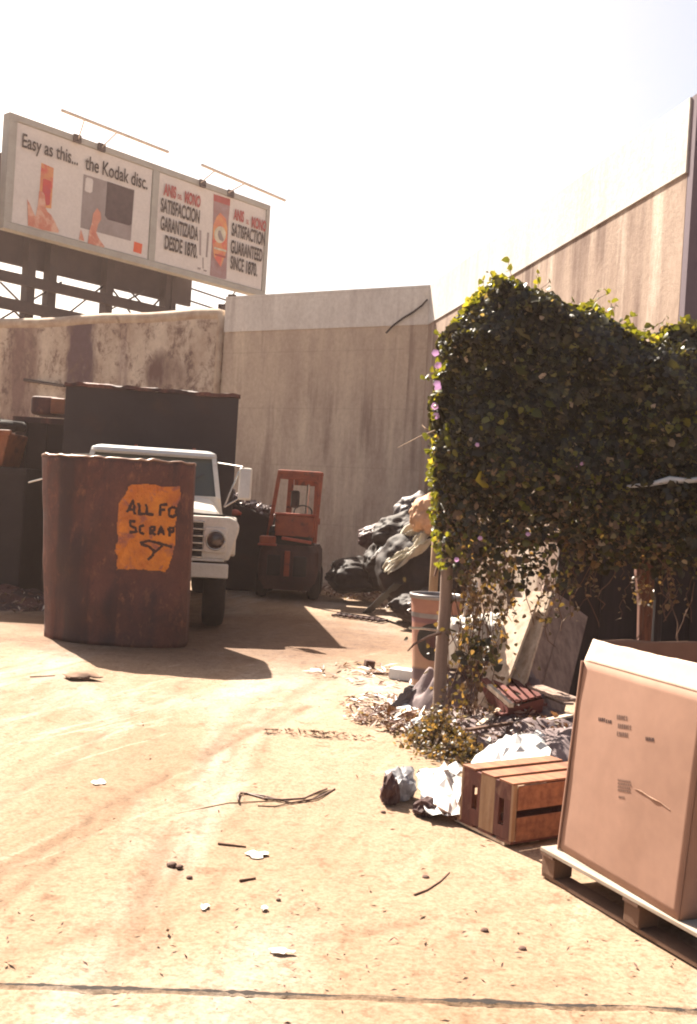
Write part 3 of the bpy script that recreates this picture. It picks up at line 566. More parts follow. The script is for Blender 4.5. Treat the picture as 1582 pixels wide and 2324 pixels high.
# front clip: fascia with fenders
fz0, fz1 = .86, 1.40
b = L(); fas = [(-1.0, fz0), (1.0, fz0), (1.03, .95), (1.10, 1.20), (1.11, 1.28), (1.07, 1.35), (.98, 1.385), (-.98, 1.385), (-1.07, 1.35), (-1.11, 1.28), (-1.10, 1.20), (-1.03, .95)]
b.prism([(x, -.12, z) for x, z in fas], (0, .16, 0)); b.build('front_fascia', m_cream, tr, bevel=.025)
for s_ in (-1, 1):
    b = L(); prof = [(-.02, .92), (-.02, 1.33), (.05, 1.38), (.75, 1.38), (1.05, 1.25), (1.05, .9), (.92, .9), (.88, 1.02), (.75, 1.10), (.45, 1.12), (.2, 1.05), (.08, .9)]
    b.prism([(s_*1.08, y+.07, z) for y, z in prof], (-s_*.2, 0, 0)); b.build('fender', m_cream, tr, bevel=.02)
    wl = L(); cx = s_*.86
    wl.lathe([(.16, -.14), (.30, -.14), (.39, -.125), (.42, -.08), (.425, 0), (.42, .08), (.39, .125), (.30, .14), (.16, .14)], (cx, .5, .425), 36, 'X'); w_ = wl.build('wheel', m_tyre, tr, smooth=True)
    rm = L(); rm.lathe([(.0, s_*.06), (.08, s_*.09), (.12, s_*.05), (.2, s_*.07), (.235, s_*.12), (.24, -s_*.1), (0, -s_*.1)], (cx, .5, .425), 24, 'X'); rm.build('rim', m_cream, w_, smooth=True)
    for yy in (5.0,):
        wl = L(); wl.lathe([(.0, -.14), (.30, -.28), (.39, -.26), (.42, -.2), (.425, 0), (.42, .2), (.39, .26), (.30, .28), (0, .2)], (s_*.82, yy, .425), 30, 'X'); wl.build('wheel', m_tyre, tr, smooth=True)
# grille slots
gr = L(); gr.box((0, -.118, 1.10), (1.36, .02, .44)); gro = gr.build('grille', m_black, tr)
for k in range(6):
    b = L(); b.box((0, -.14, 1.31-k*.084), (1.38, .05, .020)); b.build('grille_bar', m_chrome, gro, bevel=.004)
for s_ in (-1, 1):
    b = L()
    out = []; cxh = s_*.83; 
    for (cx, cz, a0) in ((cxh+.10, 1.21, 0), (cxh-.10, 1.21, 90), (cxh-.10, .99, 180), (cxh+.10, .99, 270)):
        for i in range(5):
            a = R(a0+22.5*i); out.append((cx+.04*math.cos(a), cz+.04*math.sin(a)))
    b.prism([(x, -.155, z) for x, z in out], (0, .03, 0)); bz = b.build('headlight_bezel', m_cream, tr, bevel=.012)
    b = L(); b.lathe([(0, -.19), (.05, -.188), (.09, -.178), (.107, -.157)], (cxh, 0, 1.10), 28, 'Y'); hl = b.build('headlight', m_lens, tr, smooth=True)
    b = L(); b.tube([(cxh+.112*math.cos(a), -.165, 1.10+.112*math.sin(a)) for a in [i*math.pi/14 for i in range(29)]], .012, 6); b.build('headlight_ring', m_chrome, hl, smooth=True)
b = L(); b.box((0, -.22, .74), (2.0, .1, .17)); b.box((0, -.145, .86), (1.9, .05, .03)); b.build('bumper', m_cream, tr, bevel=.02)
b = L(); b.box((0, .1, .74), (.9, .25, .5)); b.build('radiator', m_black, tr)
b = L(); b.lathe([(0, -.29), (.03, -.285), (.035, -.27)], (.52, 0, .60), 12, 'Y'); b.build('tow_hook', m_chrome, tr)
for s_ in (-1, 1):
    b = L(); b.box((s_*1.16, .30, 1.80), (.165, .05, .40)); mi = b.build('side_mirror', m_cream, tr, bevel=.03)
    b = L(); b.box((s_*1.16, .272, 1.80), (.12, .008, .345)); b.build('mirror_back', m_roofw, mi, bevel=.003)
    for (a, c) in (((s_*.80, .85, 2.06), (s_*1.12, .31, 2.01)), ((s_*.92, .30, 1.50), (s_*1.08, .31, 1.96)), ((s_*.92, .30, 1.50), (s_*1.10, .31, 1.62))):
        b = L(); b.tube([a, c], .011, 6); b.build('mirror_arm', m_chrome, tr)
b = L(); b.box((-.25, 1.15, 2.222), (.04, .04, .03)); b.box((.5, 1.1, 2.222), (.04, .04, .03)); b.build('marker_lamps', m_red, tr)

# ------------------------------------------------------------------ rusty scrap bin
dl, dr_ = G(96, 1452), G(416, 1474)
dc = empty('scrap_bin', ((dl.x+dr_.x)/2, 11.2, 0), 0, 'rusted open steel bin with orange painted scrap sign on its front', 'bin')
dtl, dtr = P(92, 1040, 11.3), P(444, 1062, 11.15)
H = 1.96
# plan outline (from the left rear corner, along the front, to the right rear); top flares out
botp = [(dl.x-.10, 12.0), (dl.x-.12, 11.45), (dl.x-.06, 11.22), (dl.x+.06, 11.03), (dl.x+.28, 10.88), (dl.x+.6, 10.78), (dl.x+.95, 10.76), (dr_.x-.25, 10.82), (dr_.x-.08, 10.93), (dr_.x-.02, 11.06), (dr_.x-.03, 11.3), (dr_.x-.15, 12.0)]
topp = [(dtl.x+.03, 12.0), (dtl.x-.01, 11.45), (dtl.x+.03, 11.25), (dtl.x+.13, 11.10), (dtl.x+.32, 10.97), (dtl.x+.6, 10.88), (dtl.x+.95, 10.86), (dtr.x-.28, 10.91), (dtr.x-.08, 10.98), (dtr.x-.01, 11.07), (dtr.x-.03, 11.3), (dtr.x-.14, 12.0)]
def plinterp(pl, t):
    ls = [math.dist(pl[i], pl[i+1]) for i in range(len(pl)-1)]; s_ = t*sum(ls)
    for i, l in enumerate(ls):
        if s_ <= l or i == len(ls)-1:
            q = s_/l; return (pl[i][0]+(pl[i+1][0]-pl[i][0])*q, pl[i][1]+(pl[i+1][1]-pl[i][1])*q)
        s_ -= l
NU = 110
def dshell(u, v):
    a = plinterp(botp, u); c = plinterp(topp, u)
    z = v*H
    if v > .97: z += .018*fbm((u*30, 0, 5), 4)-.01
    x = a[0]+(c[0]-a[0])*v; y = a[1]+(c[1]-a[1])*v
    y += .032*fbm((x*2.4, z*1.8, 3), 3); x += .01*fbm((y*3, z*2, 8), 3)
    return Vector((x, y, z))
b = MB(); b.grid(dshell, NU, 40); b.build('front_shell', m_rust, dc, smooth=True, solid=.012)
b = MB(); b.hexa([Vector((botp[0][0], 12.0, 0)), Vector((botp[-1][0], 12.0, 0)), Vector((botp[-1][0], 12.02, 0)), Vector((botp[0][0], 12.02, 0))], [Vector((topp[0][0], 12.0, H-.03)), Vector((topp[-1][0], 12.0, H-.03)), Vector((topp[-1][0], 12.02, H-.03)), Vector((topp[0][0], 12.02, H-.03))]); b.build('rear_panel', m_rust, dc)
rimp = [dshell(i/NU, 1) for i in range(4, NU-3)]
b = MB(); b.tube([p+Vector((0, 0, .006+.008*fbm((p.x*9, 3, 0)))) for p in rimp], [.010+.010*abs(fbm((p.x*6, 2, 2))) for p in rimp], 6); b.build('rim', m_rust_edge, dc, smooth=True)
b = MB(); b.prism([(botp[i][0], botp[i][1]+.02, .03) for i in range(len(botp))], (0, 0, .02)); b.build('floor', m_rust, dc)
def on_bin(px, py, off):
    o = Vector((0, 0, EYE)); r = ray(px, py); best = None
    for i in range(0, 200):
        u = .2+.6*i/199
        lo, hi = 0, 1
        for _ in range(1):
            # intersect the ray with the vertical line family: solve v by z at depth
            a = plinterp(botp, u); c = plinterp(topp, u)
            v = .5
            for __ in range(4):
                y = a[1]+(c[1]-a[1])*v; p = o+r*(y/r.y); v = p.z/H
            x = a[0]+(c[0]-a[0])*v
            e = abs(p.x-x)
        if best is None or e < best[0]: best = (e, u, v)
    q = dshell(best[1], best[2]); return q+(o-q).normalized()*off
def patch(name, poly, mt, parent, off, step=6):
    # polygon (pixel outline) wrapped on the shell as small cells
    xs_ = [p[0] for p in poly]; ys_ = [p[1] for p in poly]
    def inside(x, y):
        c = False; n = len(poly); j = n-1
        for i in range(n):
            if (poly[i][1] > y) != (poly[j][1] > y) and x < (poly[j][0]-poly[i][0])*(y-poly[i][1])/(poly[j][1]-poly[i][1])+poly[i][0]: c = not c
            j = i
        return c
    b = MB(); idx = {}; x0, y0 = min(xs_), min(ys_)
    nx_, ny_ = int((max(xs_)-x0)/step)+1, int((max(ys_)-y0)/step)+1
    def vid(i, j):
        if (i, j) not in idx:
            idx[(i, j)] = len(b.v); b.v.append(on_bin(x0+i*step, y0+j*step, off))
        return idx[(i, j)]
    for i in range(nx_):
        for j in range(ny_):
            if inside(x0+(i+.5)*step, y0+(j+.5)*step): b.f.append((vid(i, j), vid(i, j+1), vid(i+1, j+1), vid(i+1, j)))
    return b.build(name, mt, parent, smooth=True)
def c8(x, y): return ((300+x/2.397)*.6328, (1570+y/2.397)*.6328)     # crop of the bin
edge = [c8(*p) for p in ((395, 420), (420, 405), (600, 400), (700, 425), (830, 420), (838, 520), (800, 600), (800, 700), (785, 800), (790, 930), (755, 1030), (725, 1120), (700, 1150), (560, 1140), (430, 1130), (280, 1130), (290, 1040), (270, 970), (290, 900), (285, 760), (300, 640), (310, 560), (360, 500))]
jag = []
for i in range(len(edge)):
    a, c = edge[i], edge[(i+1) % len(edge)]
    for k in range(3):
        t = k/3; jag.append((a[0]+(c[0]-a[0])*t+random.uniform(-1.6, 1.6), a[1]+(c[1]-a[1])*t+random.uniform(-1.6, 1.6)))
sign = patch('painted_sign', jag, m_orange_paint, dc, .016, 1.6)
def stroke(pts, wpx, parent, name='lettering'):
    b = MB(); q = []
    pts = [c8(*p) for p in pts]
    dense = []
    for i in range(len(pts)-1):
        n = max(2, int(math.dist(pts[i], pts[i+1])/3))
        for k in range(n): dense.append((pts[i][0]+(pts[i+1][0]-pts[i][0])*k/n, pts[i][1]+(pts[i+1][1]-pts[i][1])*k/n))
    dense.append(pts[-1]); path = [on_bin(x, y, .021) for x, y in dense]
    for i, p in enumerate(path):
        t = (path[min(i+1, len(path)-1)]-path[max(0, i-1)]).normalized(); s_ = t.cross(Vector((0, -1, 0))).normalized()
        hw = wpx*.0024*(1+.25*random.uniform(-1, 1)); q.append(p-s_*hw); q.append(p+s_*hw)
    return q, [(2*i, 2*i+1, 2*i+3, 2*i+2) for i in range(len(path)-1)]
def word(name, strokes, wpx):
    b = MB()
    for s_ in strokes: b.add(*stroke(s_, wpx, sign))
    b.build(name, m_brush, sign)
word('lettering', [[(375, 640), (425, 535), (440, 660)], [(385, 615), (440, 620)], [(475, 560), (475, 655), (530, 655)], [(535, 570), (545, 655), (600, 662)]], 6)
word('lettering', [[(655, 575), (660, 672)], [(655, 578), (720, 572)], [(658, 620), (705, 618)], [(770, 590), (735, 615), (735, 665), (770, 685), (800, 660), (795, 610), (768, 592)]], 6)
word('lettering', [[(445, 720), (405, 715), (400, 755), (445, 775), (455, 810), (395, 812)], [(520, 750), (485, 765), (485, 815), (520, 830)], [(570, 765), (572, 835)], [(570, 768), (610, 765), (610, 795), (575, 800), (615, 838)], [(635, 835), (665, 765), (690, 838)], [(645, 812), (685, 812)], [(735, 775), (740, 850)], [(735, 778), (775, 775), (775, 805), (740, 812)]], 6)
word('arrow', [[(480, 905), (560, 885), (640, 905), (765, 940)], [(490, 915), (560, 935), (610, 975), (590, 1020), (550, 1050)], [(680, 925), (640, 960), (600, 990)]], 6)

# ------------------------------------------------------------------ dark bins, orange skips
b = MB(); q = P(36, 945, 15.2); q2 = P(147, 950, 15.2)
cx = empty('steel_container', ((q.x+q2.x)/2, 15.2, 0), 0, 'dark grey steel container standing left of the truck body', 'container')
b = MB(); b.box(((q.x+q2.x)/2+.5, 16.2, q.z/2), (q2.x-q.x+1, 2, q.z)); b.build('shell', m_nearblack, cx, bevel=.02)
b = MB()
for k in range(4): b.box((q.x+.15+k*.3, 15.17, q.z/2), (.06, .06, q.z-.1))
b.build('rib', m_nearblack, cx)
b = MB(); b.box(((q.x+q2.x)/2+.5, 15.18, q.z-.04), (q2.x-q.x+1.05, .08, .08)); b.build('top_rail', m_rust, cx)
q = P(22, 980, 14.2); q2 = P(-260, 950, 14.2)
oc = empty('dark_skip', (q.x-.8, 14.6, 0), 0, 'near black skip at the left edge carrying an orange bin', 'skip')
zt = P(20, 1060, 14.2).z
b = MB(); b.box((q.x-1.0, 14.9, zt/2), (2.5, 1.4, zt)); b.build('shell', m_nearblack, oc, bevel=.02)
b = MB(); b.box((q.x-1.0, 14.19, zt-.05), (2.54, .06, .08)); b.box((q.x-1.0, 14.19, zt/2), (.08, .06, zt-.1)); b.box((q.x-.2, 14.19, zt/2), (.08, .06, zt-.1)); b.build('rail', m_nearblack, oc)
ob = empty('orange_bin', (q.x-.6, 14.5, zt), 0, 'orange rusty bin stacked on the dark skip at the left edge', 'bin')
zo = P(20, 982, 14.2).z
b = MB(); b.hexa([Vector((q.x-1.2, 14.25, zt)), Vector((q.x-.10, 14.25, zt)), Vector((q.x-.10, 15.0, zt)), Vector((q.x-1.2, 15.0, zt))], [Vector((q.x-1.25, 14.2, zo)), Vector((q.x, 14.2, zo)), Vector((q.x, 15.05, zo)), Vector((q.x-1.25, 15.05, zo))]); b.build('shell', m_orange, ob, bevel=.02)
b = MB(); b.box((q.x-.62, 14.19, zo+.0), (1.29, .07, .07)); b.build('rim', m_orange, ob, bevel=.01)
b = MB()
for k in range(3): b.box((q.x-.2-k*.32, 14.2, (zo+zt)/2), (.05, .04, zo-zt-.08))
b.build('rib', m_orange, ob)
for i, (px, py) in enumerate(((8, 972), (22, 975), (-12, 970))):
    p = P(px, py+2, 14.6); b = MB(); b.lathe([(.09, -.06), (.16, -.07), (.2, 0), (.16, .07), (.09, .06), (.09, -.06)], (p.x, 14.6+.1*i, zo+.10+.02*i), 24, 'Z')
    tag(b.build('old_tyre', m_tyre, smooth=True), 'black tyre lying in the orange bin at the left edge', 'tyre', 'tyres in the orange bin')
pa = P(70, 897, 16.0); pb2 = P(146, 944, 16.0)
om = empty('orange_machine', ((pa.x+pb2.x)/2, 16.3, pb2.z), 0, 'small rusty orange machine housing on top of the grey container', 'machine')
b = MB(); b.box(((pa.x+pb2.x)/2-.05, 16.3, (pa.z+pb2.z)/2), (pb2.x-pa.x-.1, .6, pa.z-pb2.z)); b.build('housing', m_rust, om, bevel=.05)
b = MB(); b.box(((pa.x+pb2.x)/2+.17, 15.97, (pa.z+pb2.z)/2), (.22, .06, .24)); b.build('hatch', m_orange, om, bevel=.02)
b = MB(); p = P(80, 1085, 12.9); b.tube([p+Vector((-.08, 0, -.06)), p+Vector((.5, .1, .14))], .012, 6); tag(b.build('steel_rod', m_chrome), 'short bright rod poking out left of the rusty bin rim', 'rod')
# rubble beside the bin on the left
def litter(name, cx_, cy_, rx, ry, n, mt, size, zmax, label=None, cat=None, flat=.5, seed=1, kind='stuff', sq=2):
    r_ = random.Random(seed); b = MB()
    for _ in range(n):
        a = r_.uniform(0, 6.283); q = r_.random()**.7; x = cx_+rx*q*math.cos(a); y = cy_+ry*q*math.sin(a)
        z = zmax*(1-q**2)*r_.random()+.004; s_ = size*r_.uniform(.4, 1.5); th = r_.uniform(0, 6.28)
        n_ = Vector((r_.gauss(0, flat), r_.gauss(0, flat), 1)).normalized(); t = n_.orthogonal().normalized(); t = Matrix.Rotation(th, 3, n_) @ t; u = n_.cross(t)
        c = Vector((x, y, z+s_*.25)); l = r_.uniform(.6, sq)
        b.add([c-t*s_*l, c-u*s_*.45+n_*s_*.1, c+t*s_*l*r_.uniform(.6, 1), c+u*s_*.45+n_*s_*.15], [(0, 1, 2), (0, 2, 3)])
    o = b.build(name, mt); return tag(o, label, cat, None, kind)
def mound(name, cx_, cy_, rx, ry, h, mt, label, cat, seed=0, n=44, kind=None, amp=.5, fr=3):
    def f_(u, v):
        x = (u*2-1); y = (v*2-1); q = min(1, x*x+y*y); base = (1-q)**.8
        z = h*base*(1+amp*fbm((x*fr+seed, y*fr, seed), 4))
        return Vector((cx_+x*rx, cy_+y*ry, max(-.02, z)-.02*(q > .98)))
    b = MB(); b.grid(f_, n, n); return tag(b.build(name, mt, smooth=True), label, cat, None, kind)
p = G(35, 1375)
mound('rubble', p.x-.3, p.y+.1, 1.0, .7, .22, m_rust, 'reddish rubble heaped on the ground left of the rusty bin', 'rubble', 3, kind='stuff')
litter('rubble_bits', p.x-.2, p.y-.05, 1.0, .75, 500, m_dry, .035, .25, 'pale bits scattered over the rubble left of the rusty bin', 'litter', .6, 3)
# scrap container between lorry and forklift
q = G(530, 1322); q2 = G(606, 1330); zt = P(575, 1185, 18.6).z
sb = empty('scrap_container', ((q.x+q2.x)/2, 18.4, 0), 0, 'dark container heaped with loose scrap between truck and forklift', 'container')
xa, xb = P(500, 1200, 18.3).x, P(612, 1200, 18.3).x
b = MB(); b.hexa([Vector((xa, 18.3, .0)), Vector((xb-.05, 18.3, 0)), Vector((xb-.05, 19.6, 0)), Vector((xa, 19.6, 0))], [Vector((xa, 18.3, 1.62)), Vector((xb, 18.3, 1.32)), Vector((xb, 19.6, 1.32)), Vector((xa, 19.6, 1.62))]); b.build('shell', m_darkbin, sb, bevel=.02)
b = MB(); r_ = random.Random(4)
for _ in range(260):
    t = r_.random(); x = xa+(xb-xa)*t; z = 1.62-.30*t; y = r_.uniform(18.3, 19.3)
    b.box((x, y, z+r_.uniform(0, .14)), (r_.uniform(.03, .18), r_.uniform(.02, .08), r_.uniform(.01, .05)), rotm(r_.uniform(-60, 60), r_.uniform(-60, 60), r_.uniform(0, 180)))
tag(b.build('loose_scrap', m_scrap), 'loose bright metal scrap heaped in the dark container', 'scrap', None, 'stuff')
b = MB(); pp = P(533, 1166, 17.6)
b.lathe([(0, -.03), (.10, -.02), (.12, .02), (.05, .07), (0, .08)], pp, 14); tag(b.build('red_rag', m_red2, smooth=True), 'small red bundle on the scrap beside the truck fender', 'rag')

# ------------------------------------------------------------------ forklift
fg = G(655, 1362); fk = empty('forklift', (fg.x-.05, fg.y, 0), R(-1), 'red forklift seen from behind in front of the concrete wall', 'forklift')
FM = WM[fk.name]; K = 17.2/F
def LF(): return MB(FM)
def fx(px): return (px-655)*K
b = LF()
# counterweight: rounded lower body
def rr(hw, ya, yb, z, r=.12): return rrect(hw, ya, yb, z, r)
def loftm(M_, secs):
    mb = MB(M_); n = len(secs[0]); vs = [p for s_ in secs for p in s_]
    fs = [(i*n+k, i*n+(k+1) % n, (i+1)*n+(k+1) % n, (i+1)*n+k) for i in range(len(secs)-1) for k in range(n)]
    fs += [tuple(range(n-1, -1, -1)), tuple((len(secs)-1)*n+k for k in range(n))]; mb.add(vs, fs); return mb
loftm(FM, [rr(.46, .06, 1.6, .16), rr(.50, 0, 1.7, .30), rr(.50, 0, 1.7, .62), rr(.49, .02, 1.7, .80), rr(.44, .10, 1.7, .90)]).build('counterweight', m_cw, fk)
for x in (-.23, .20):
    b = LF(); b.box((x, -.005, .56), (.22, .04, .34)); b.build('vent_opening', m_black, fk, bevel=.03)
b = LF(); b.box((-.015, -.012, .60), (.09, .04, .42)); b.build('centre_strip', m_red, fk, bevel=.008)
loftm(FM, [rr(.36, .22, 1.3, .88, .06), rr(.37, .20, 1.3, 1.10, .06), rr(.34, .24, 1.3, 1.20, .06)]).build('engine_cover', m_black, fk)
b = LF(); b.box((.06, .25, 1.22), (.66, .10, .36)); b.build('rear_cowl', m_red, fk, bevel=.02)
b = LF(); b.box((.06, .24, 1.415), (.68, .16, .035)); b.build('cowl_rail', m_red2, fk, bevel=.008)
b = LF(); b.box((-.36, .08, .97), (.26, .2, .13)); b.build('tool_box', m_red, fk, bevel=.02)
b = LF(); b.box((-.36, .06, .895), (.30, .22, .03)); b.build('step_plate', m_red2, fk, bevel=.006)
b = LF(); b.box((.12, .05, .99), (.5, .1, .05), rotm(0, 6, 0)); b.build('dash_rail', m_red2, fk, bevel=.01)
gz = 2.13
for (x0_, x1_) in ((-.34, -.25), (.42, .45)):
    b = LF(); quadbar(b, (x0_-.05 if x0_ < 0 else .40, .35, .95), (x1_, .35, gz), .065, .08); b.build('guard_post', m_red, fk, bevel=.008)
for (x0_, x1_) in ((-.20, -.14), (.31, .34)):
    b = LF(); quadbar(b, (x0_+.02, 1.55, .2), (x1_, 1.55, gz), .10, .09); b.build('mast_upright', m_red, fk, bevel=.008)
b = LF(); b.box((.10, .8, gz), (.70, 1.0, .05)); b.build('guard_roof', m_red, fk, bevel=.01)
b = LF(); b.box((.10, .33, gz-.07), (.66, .06, .13)); b.box((.10, .33, gz-.02), (.76, .10, .07)); b.build('guard_rail', m_red, fk, bevel=.01)
for zz in (1.98, 1.30):
    b = LF(); b.box((.17, 1.55, zz), (.5, .07, .11)); b.build('mast_crossbar', m_red, fk)
b = LF(); b.box((.02, .55, 1.67), (.15, .08, .30)); b.build('seat_back', m_black, fk, bevel=.04)
b = LF(); b.box((.02, .80, 1.34), (.42, .42, .10)); b.build('seat', m_black, fk, bevel=.03)
b = LF(); b.tube([(.15, 1.48, 1.2), (.18, 1.48, 1.95)], .028, 8); b.build('lift_cylinder', m_chrome, fk)
b = LF(); b.tube([(.12+.16*math.cos(a), 1.25+.08*math.sin(a), 1.45+.12*math.sin(a)) for a in [i*math.pi/10 for i in range(21)]], .014, 6); b.build('steering_wheel', m_black, fk)
for s_ in (-1, 1):
    for yy in (.30, 1.4):
        b = LF(); b.lathe([(0, -.10), (.18, -.10), (.25, -.08), (.27, 0), (.25, .08), (.18, .10), (0, .10)], (s_*.43, yy, .27), 24, 'X'); b.build('wheel', m_tyre, fk, smooth=True)
for s_ in (-.2, .2):
    b = LF(); b.box((s_+.1, 2.2, .12), (.12, 1.1, .04)); b.build('fork', m_black, fk)

# ------------------------------------------------------------------ rubbish bags
def ico(n=3):
    import bmesh
    bm = bmesh.new(); bmesh.ops.create_icosphere(bm, subdivisions=n, radius=1)
    v = [x.co.copy() for x in bm.verts]; f = [tuple(y.index for y in x.verts) for x in bm.faces]; bm.free(); return v, f
ICO = ico(5); ICO3 = ico(3)
def crumple(name, c, r, mt, seed, label, cat, amp=.35):
    vs = []; c = Vector(c)
    for v in ICO3[0]:
        k = 1+amp*(fbm((v.x*1.8+seed, v.y*1.8, v.z*1.8), 2)+.9*noise.noise(Vector((v.x*3.7, v.y*3.7+seed, v.z*3.7)))); p = c+Vector((v.x*r[0]*k, v.y*r[1]*k, v.z*r[2]*k)); p.z = max(p.z, .002); vs.append(p)
    b = MB(); b.add(vs, ICO3[1]); return tag(b.build(name, mt), label, cat)
def blob(name, c, r, mt, seed, label, cat, group=None, amp=.22, fr=1.6, crease=.10, kx=0, rot=None, tie=False, base=True):
    c = Vector(c); vs = []
    for v in ICO[0]:
        n1 = fbm((v.x*fr*.9+seed, v.y*fr*.9, v.z*fr*.9), 4)*1.3+.20*(1-2*abs(noise.noise(Vector((v.x*2.6+seed, v.y*2.6, v.z*2.6)))))+.10*(1-2*abs(noise.noise(Vector((v.x*6+seed, v.y*6, v.z*5))))); hr = math.hypot(v.x, v.y)+1e-6; cx_, cy_ = v.x/hr, v.y/hr
        fold = 1-2*abs(noise.noise(Vector((cx_*3.2+seed, cy_*3.2, v.z*.7+seed)))); fold2 = 1-2*abs(noise.noise(Vector((cx_*7+seed, cy_*7, v.z*1.6)))); sag = noise.noise(Vector((v.x*1.2, v.y*1.2, v.z*5+seed)))
        up_ = max(0, v.z); k = 1+amp*n1+(.05+.12*up_)*fold+(.02+.05*up_)*fold2+.04*sag
        p = Vector((v.x*r[0]*k, v.y*r[1]*k, v.z*r[2]*(1+amp*n1*.6)))
        if v.z > .86: e_ = (v.z-.86)/.14; p.z += e_*e_*.20*r[2]; p.x *= 1-.35*e_; p.y *= 1-.35*e_
        if rot: p = rot @ p
        if kx: p.x += kx*p.z
        p = c+p
        if base and p.z < .0: p.z = .0+.02*p.z
        vs.append(p)
    b = MB(); b.add(vs, ICO[1])
    return tag(b.build(name, mt, smooth=True), label, cat, group)
def BG(px, py, d): return P(px, py, d)
blob('rubbish_bag', BG(960, 1300, 15.0), (.62, .55, .62), m_bag, 11, 'large black bag filling the right side of the heap behind the drum', 'bag', amp=.15)
blob('rubbish_bag', BG(925, 1215, 16.2), (.48, .4, .32), m_bag, 4, 'black bag with shiny top in the middle of the heap', 'bag', amp=.2, crease=.14)
blob('rubbish_bag', BG(812, 1308, 17.6), (.50, .4, .30), m_bag, 9, 'black bag at the left foot of the heap against the back wall', 'bag', amp=.2)
blob('rubbish_bag', BG(950, 1170, 16.8), (.36, .35, .34), m_baggrey, 14, 'grey bag at the top back of the heap', 'bag', amp=.15)
blob('rubbish_bag', BG(858, 1222, 17.4), (.30, .3, .22), m_bagred, 17, 'maroon bag on the left slope of the heap', 'bag', amp=.2)
blob('rubbish_bag', BG(880, 1285, 16.4), (.36, .4, .36), m_bag, 21, 'black bag below the maroon one in the heap', 'bag', amp=.25, crease=.16)
blob('rubbish_bag', BG(1010, 1240, 15.6), (.55, .4, .55), m_bag, 31, 'black bag under the orange sack in the heap', 'bag', amp=.2)
blob('rubbish_bag', BG(965, 1380, 14.0), (.40, .3, .22), m_bag, 36, 'low black bag on the ground in front of the heap', 'bag', amp=.2)
blob('orange_sack', BG(978, 1172, 14.6), (.27, .22, .28), m_sack, 24, 'orange tan sack perched on top of the black bags', 'sack', amp=.18, crease=.08, base=False)
def drape(name, pts, mt, label, cat, depth, seed, amp=.08, n=36, group=None):
    # four pixel corners TL TR BR BL with depths
    q = [P(x, y, d_) for (x, y, d_) in pts]
    def f_(u, v):
        p = q[0]*(1-u)*(1-v)+q[1]*u*(1-v)+q[2]*u*v+q[3]*(1-u)*v
        k = math.sin(math.pi*u)*.6+.6
        wv = fbm((u*3.2+seed, v*2.0, seed), 3)+.6*(1-2*abs(noise.noise(Vector((u*5+seed, v*2.2, seed+3)))))
        e = .35*noise.noise(Vector((u*4, v*4, seed+9)))
        return p+Vector((e*amp, -amp*wv*k, amp*.7*wv+e*amp))
    b = MB(); b.grid(f_, n, n); return tag(b.build(name, mt, smooth=True, solid=.006), label, cat, group)
drape('pale_cloth', [(938, 1195, 14.9), (995, 1205, 14.6), (925, 1262, 14.4), (870, 1260, 15.2)], m_sheet, 'crumpled pale cloth draped down the middle of the bag heap', 'cloth', 15, 2, .16)
drape('pale_cloth', [(955, 1238, 14.5), (985, 1228, 14.3), (885, 1308, 14.3), (860, 1290, 14.9)], m_sheet, 'long creased pale sheet hanging over the front of the bag heap', 'cloth', 15, 5, .14)
drape('pale_cloth', [(880, 1232, 15.6), (905, 1222, 15.4), (860, 1255, 15.3), (840, 1275, 15.8)], m_whitep, 'small white rag on the left slope of the bag heap', 'cloth', 15, 8, .08)
drape('white_bag', [(935, 1145, 16.0), (985, 1138, 15.8), (960, 1165, 15.2), (940, 1190, 15.2)], m_whitep, 'white film over the grey bag at the heap top', 'plastic film', 15, 12, .06)
# planks and grating in front of heap
def plank(a, c, wd, th, mt, label, cat, name='plank', up=(0, 0, 1), group=None, parent=None):
    a = Vector(a); c = Vector(c); t = (c-a).normalized(); s_ = t.cross(Vector(up)).normalized(); u = s_.cross(t).normalized(); h = s_*wd/2; k = u*th
    b = MB(); b.hexa([a-h, a+h, c+h, c-h], [a-h+k, a+h+k, c+h+k, c-h+k]); o = b.build(name, mt, parent, bevel=.003)
    return tag(o, label, cat, group) if not parent else o
plank(G(832, 1392), P(905, 1325, 14.2), .12, .02, m_black, 'dark plank sloping up against the front of the bag heap', 'plank')
gt = empty('floor_grating', G(810, 1400), 0, 'short dark grating lying flat on the dirt before the bag heap', 'grating')
ga, gb = G(765, 1398), G(868, 1412)
for k in range(9):
    t = k/8; p = ga+(gb-ga)*t; b = MB(); b.box((p.x, p.y, .02), (.028, .30, .03), rotm(0, 0, -28)); b.build('bar', m_rust, gt)
for s_ in (-.13, .13):
    b = MB(); m_ = (ga+gb)/2; an = math.degrees(math.atan2(gb.y-ga.y, gb.x-ga.x)); b.box((m_.x, m_.y+s_, .036), ((gb-ga).length, .022, .02), rotm(0, 0, an)); b.build('frame_bar', m_rust, gt)
p = G(800, 1352); litter('heap_litter', p.x+.3, p.y+.4, 1.3, 1.2, 900, m_dry, .04, .10, 'mixed light litter on the ground around the foot of the bag heap', 'litter', .6, 9)
p = G(930, 1385); litter('heap_litter', p.x, p.y+.1, .6, .6, 250, m_dry, .04, .08, 'pale litter between the dark plank and the drum', 'litter', .6, 19)

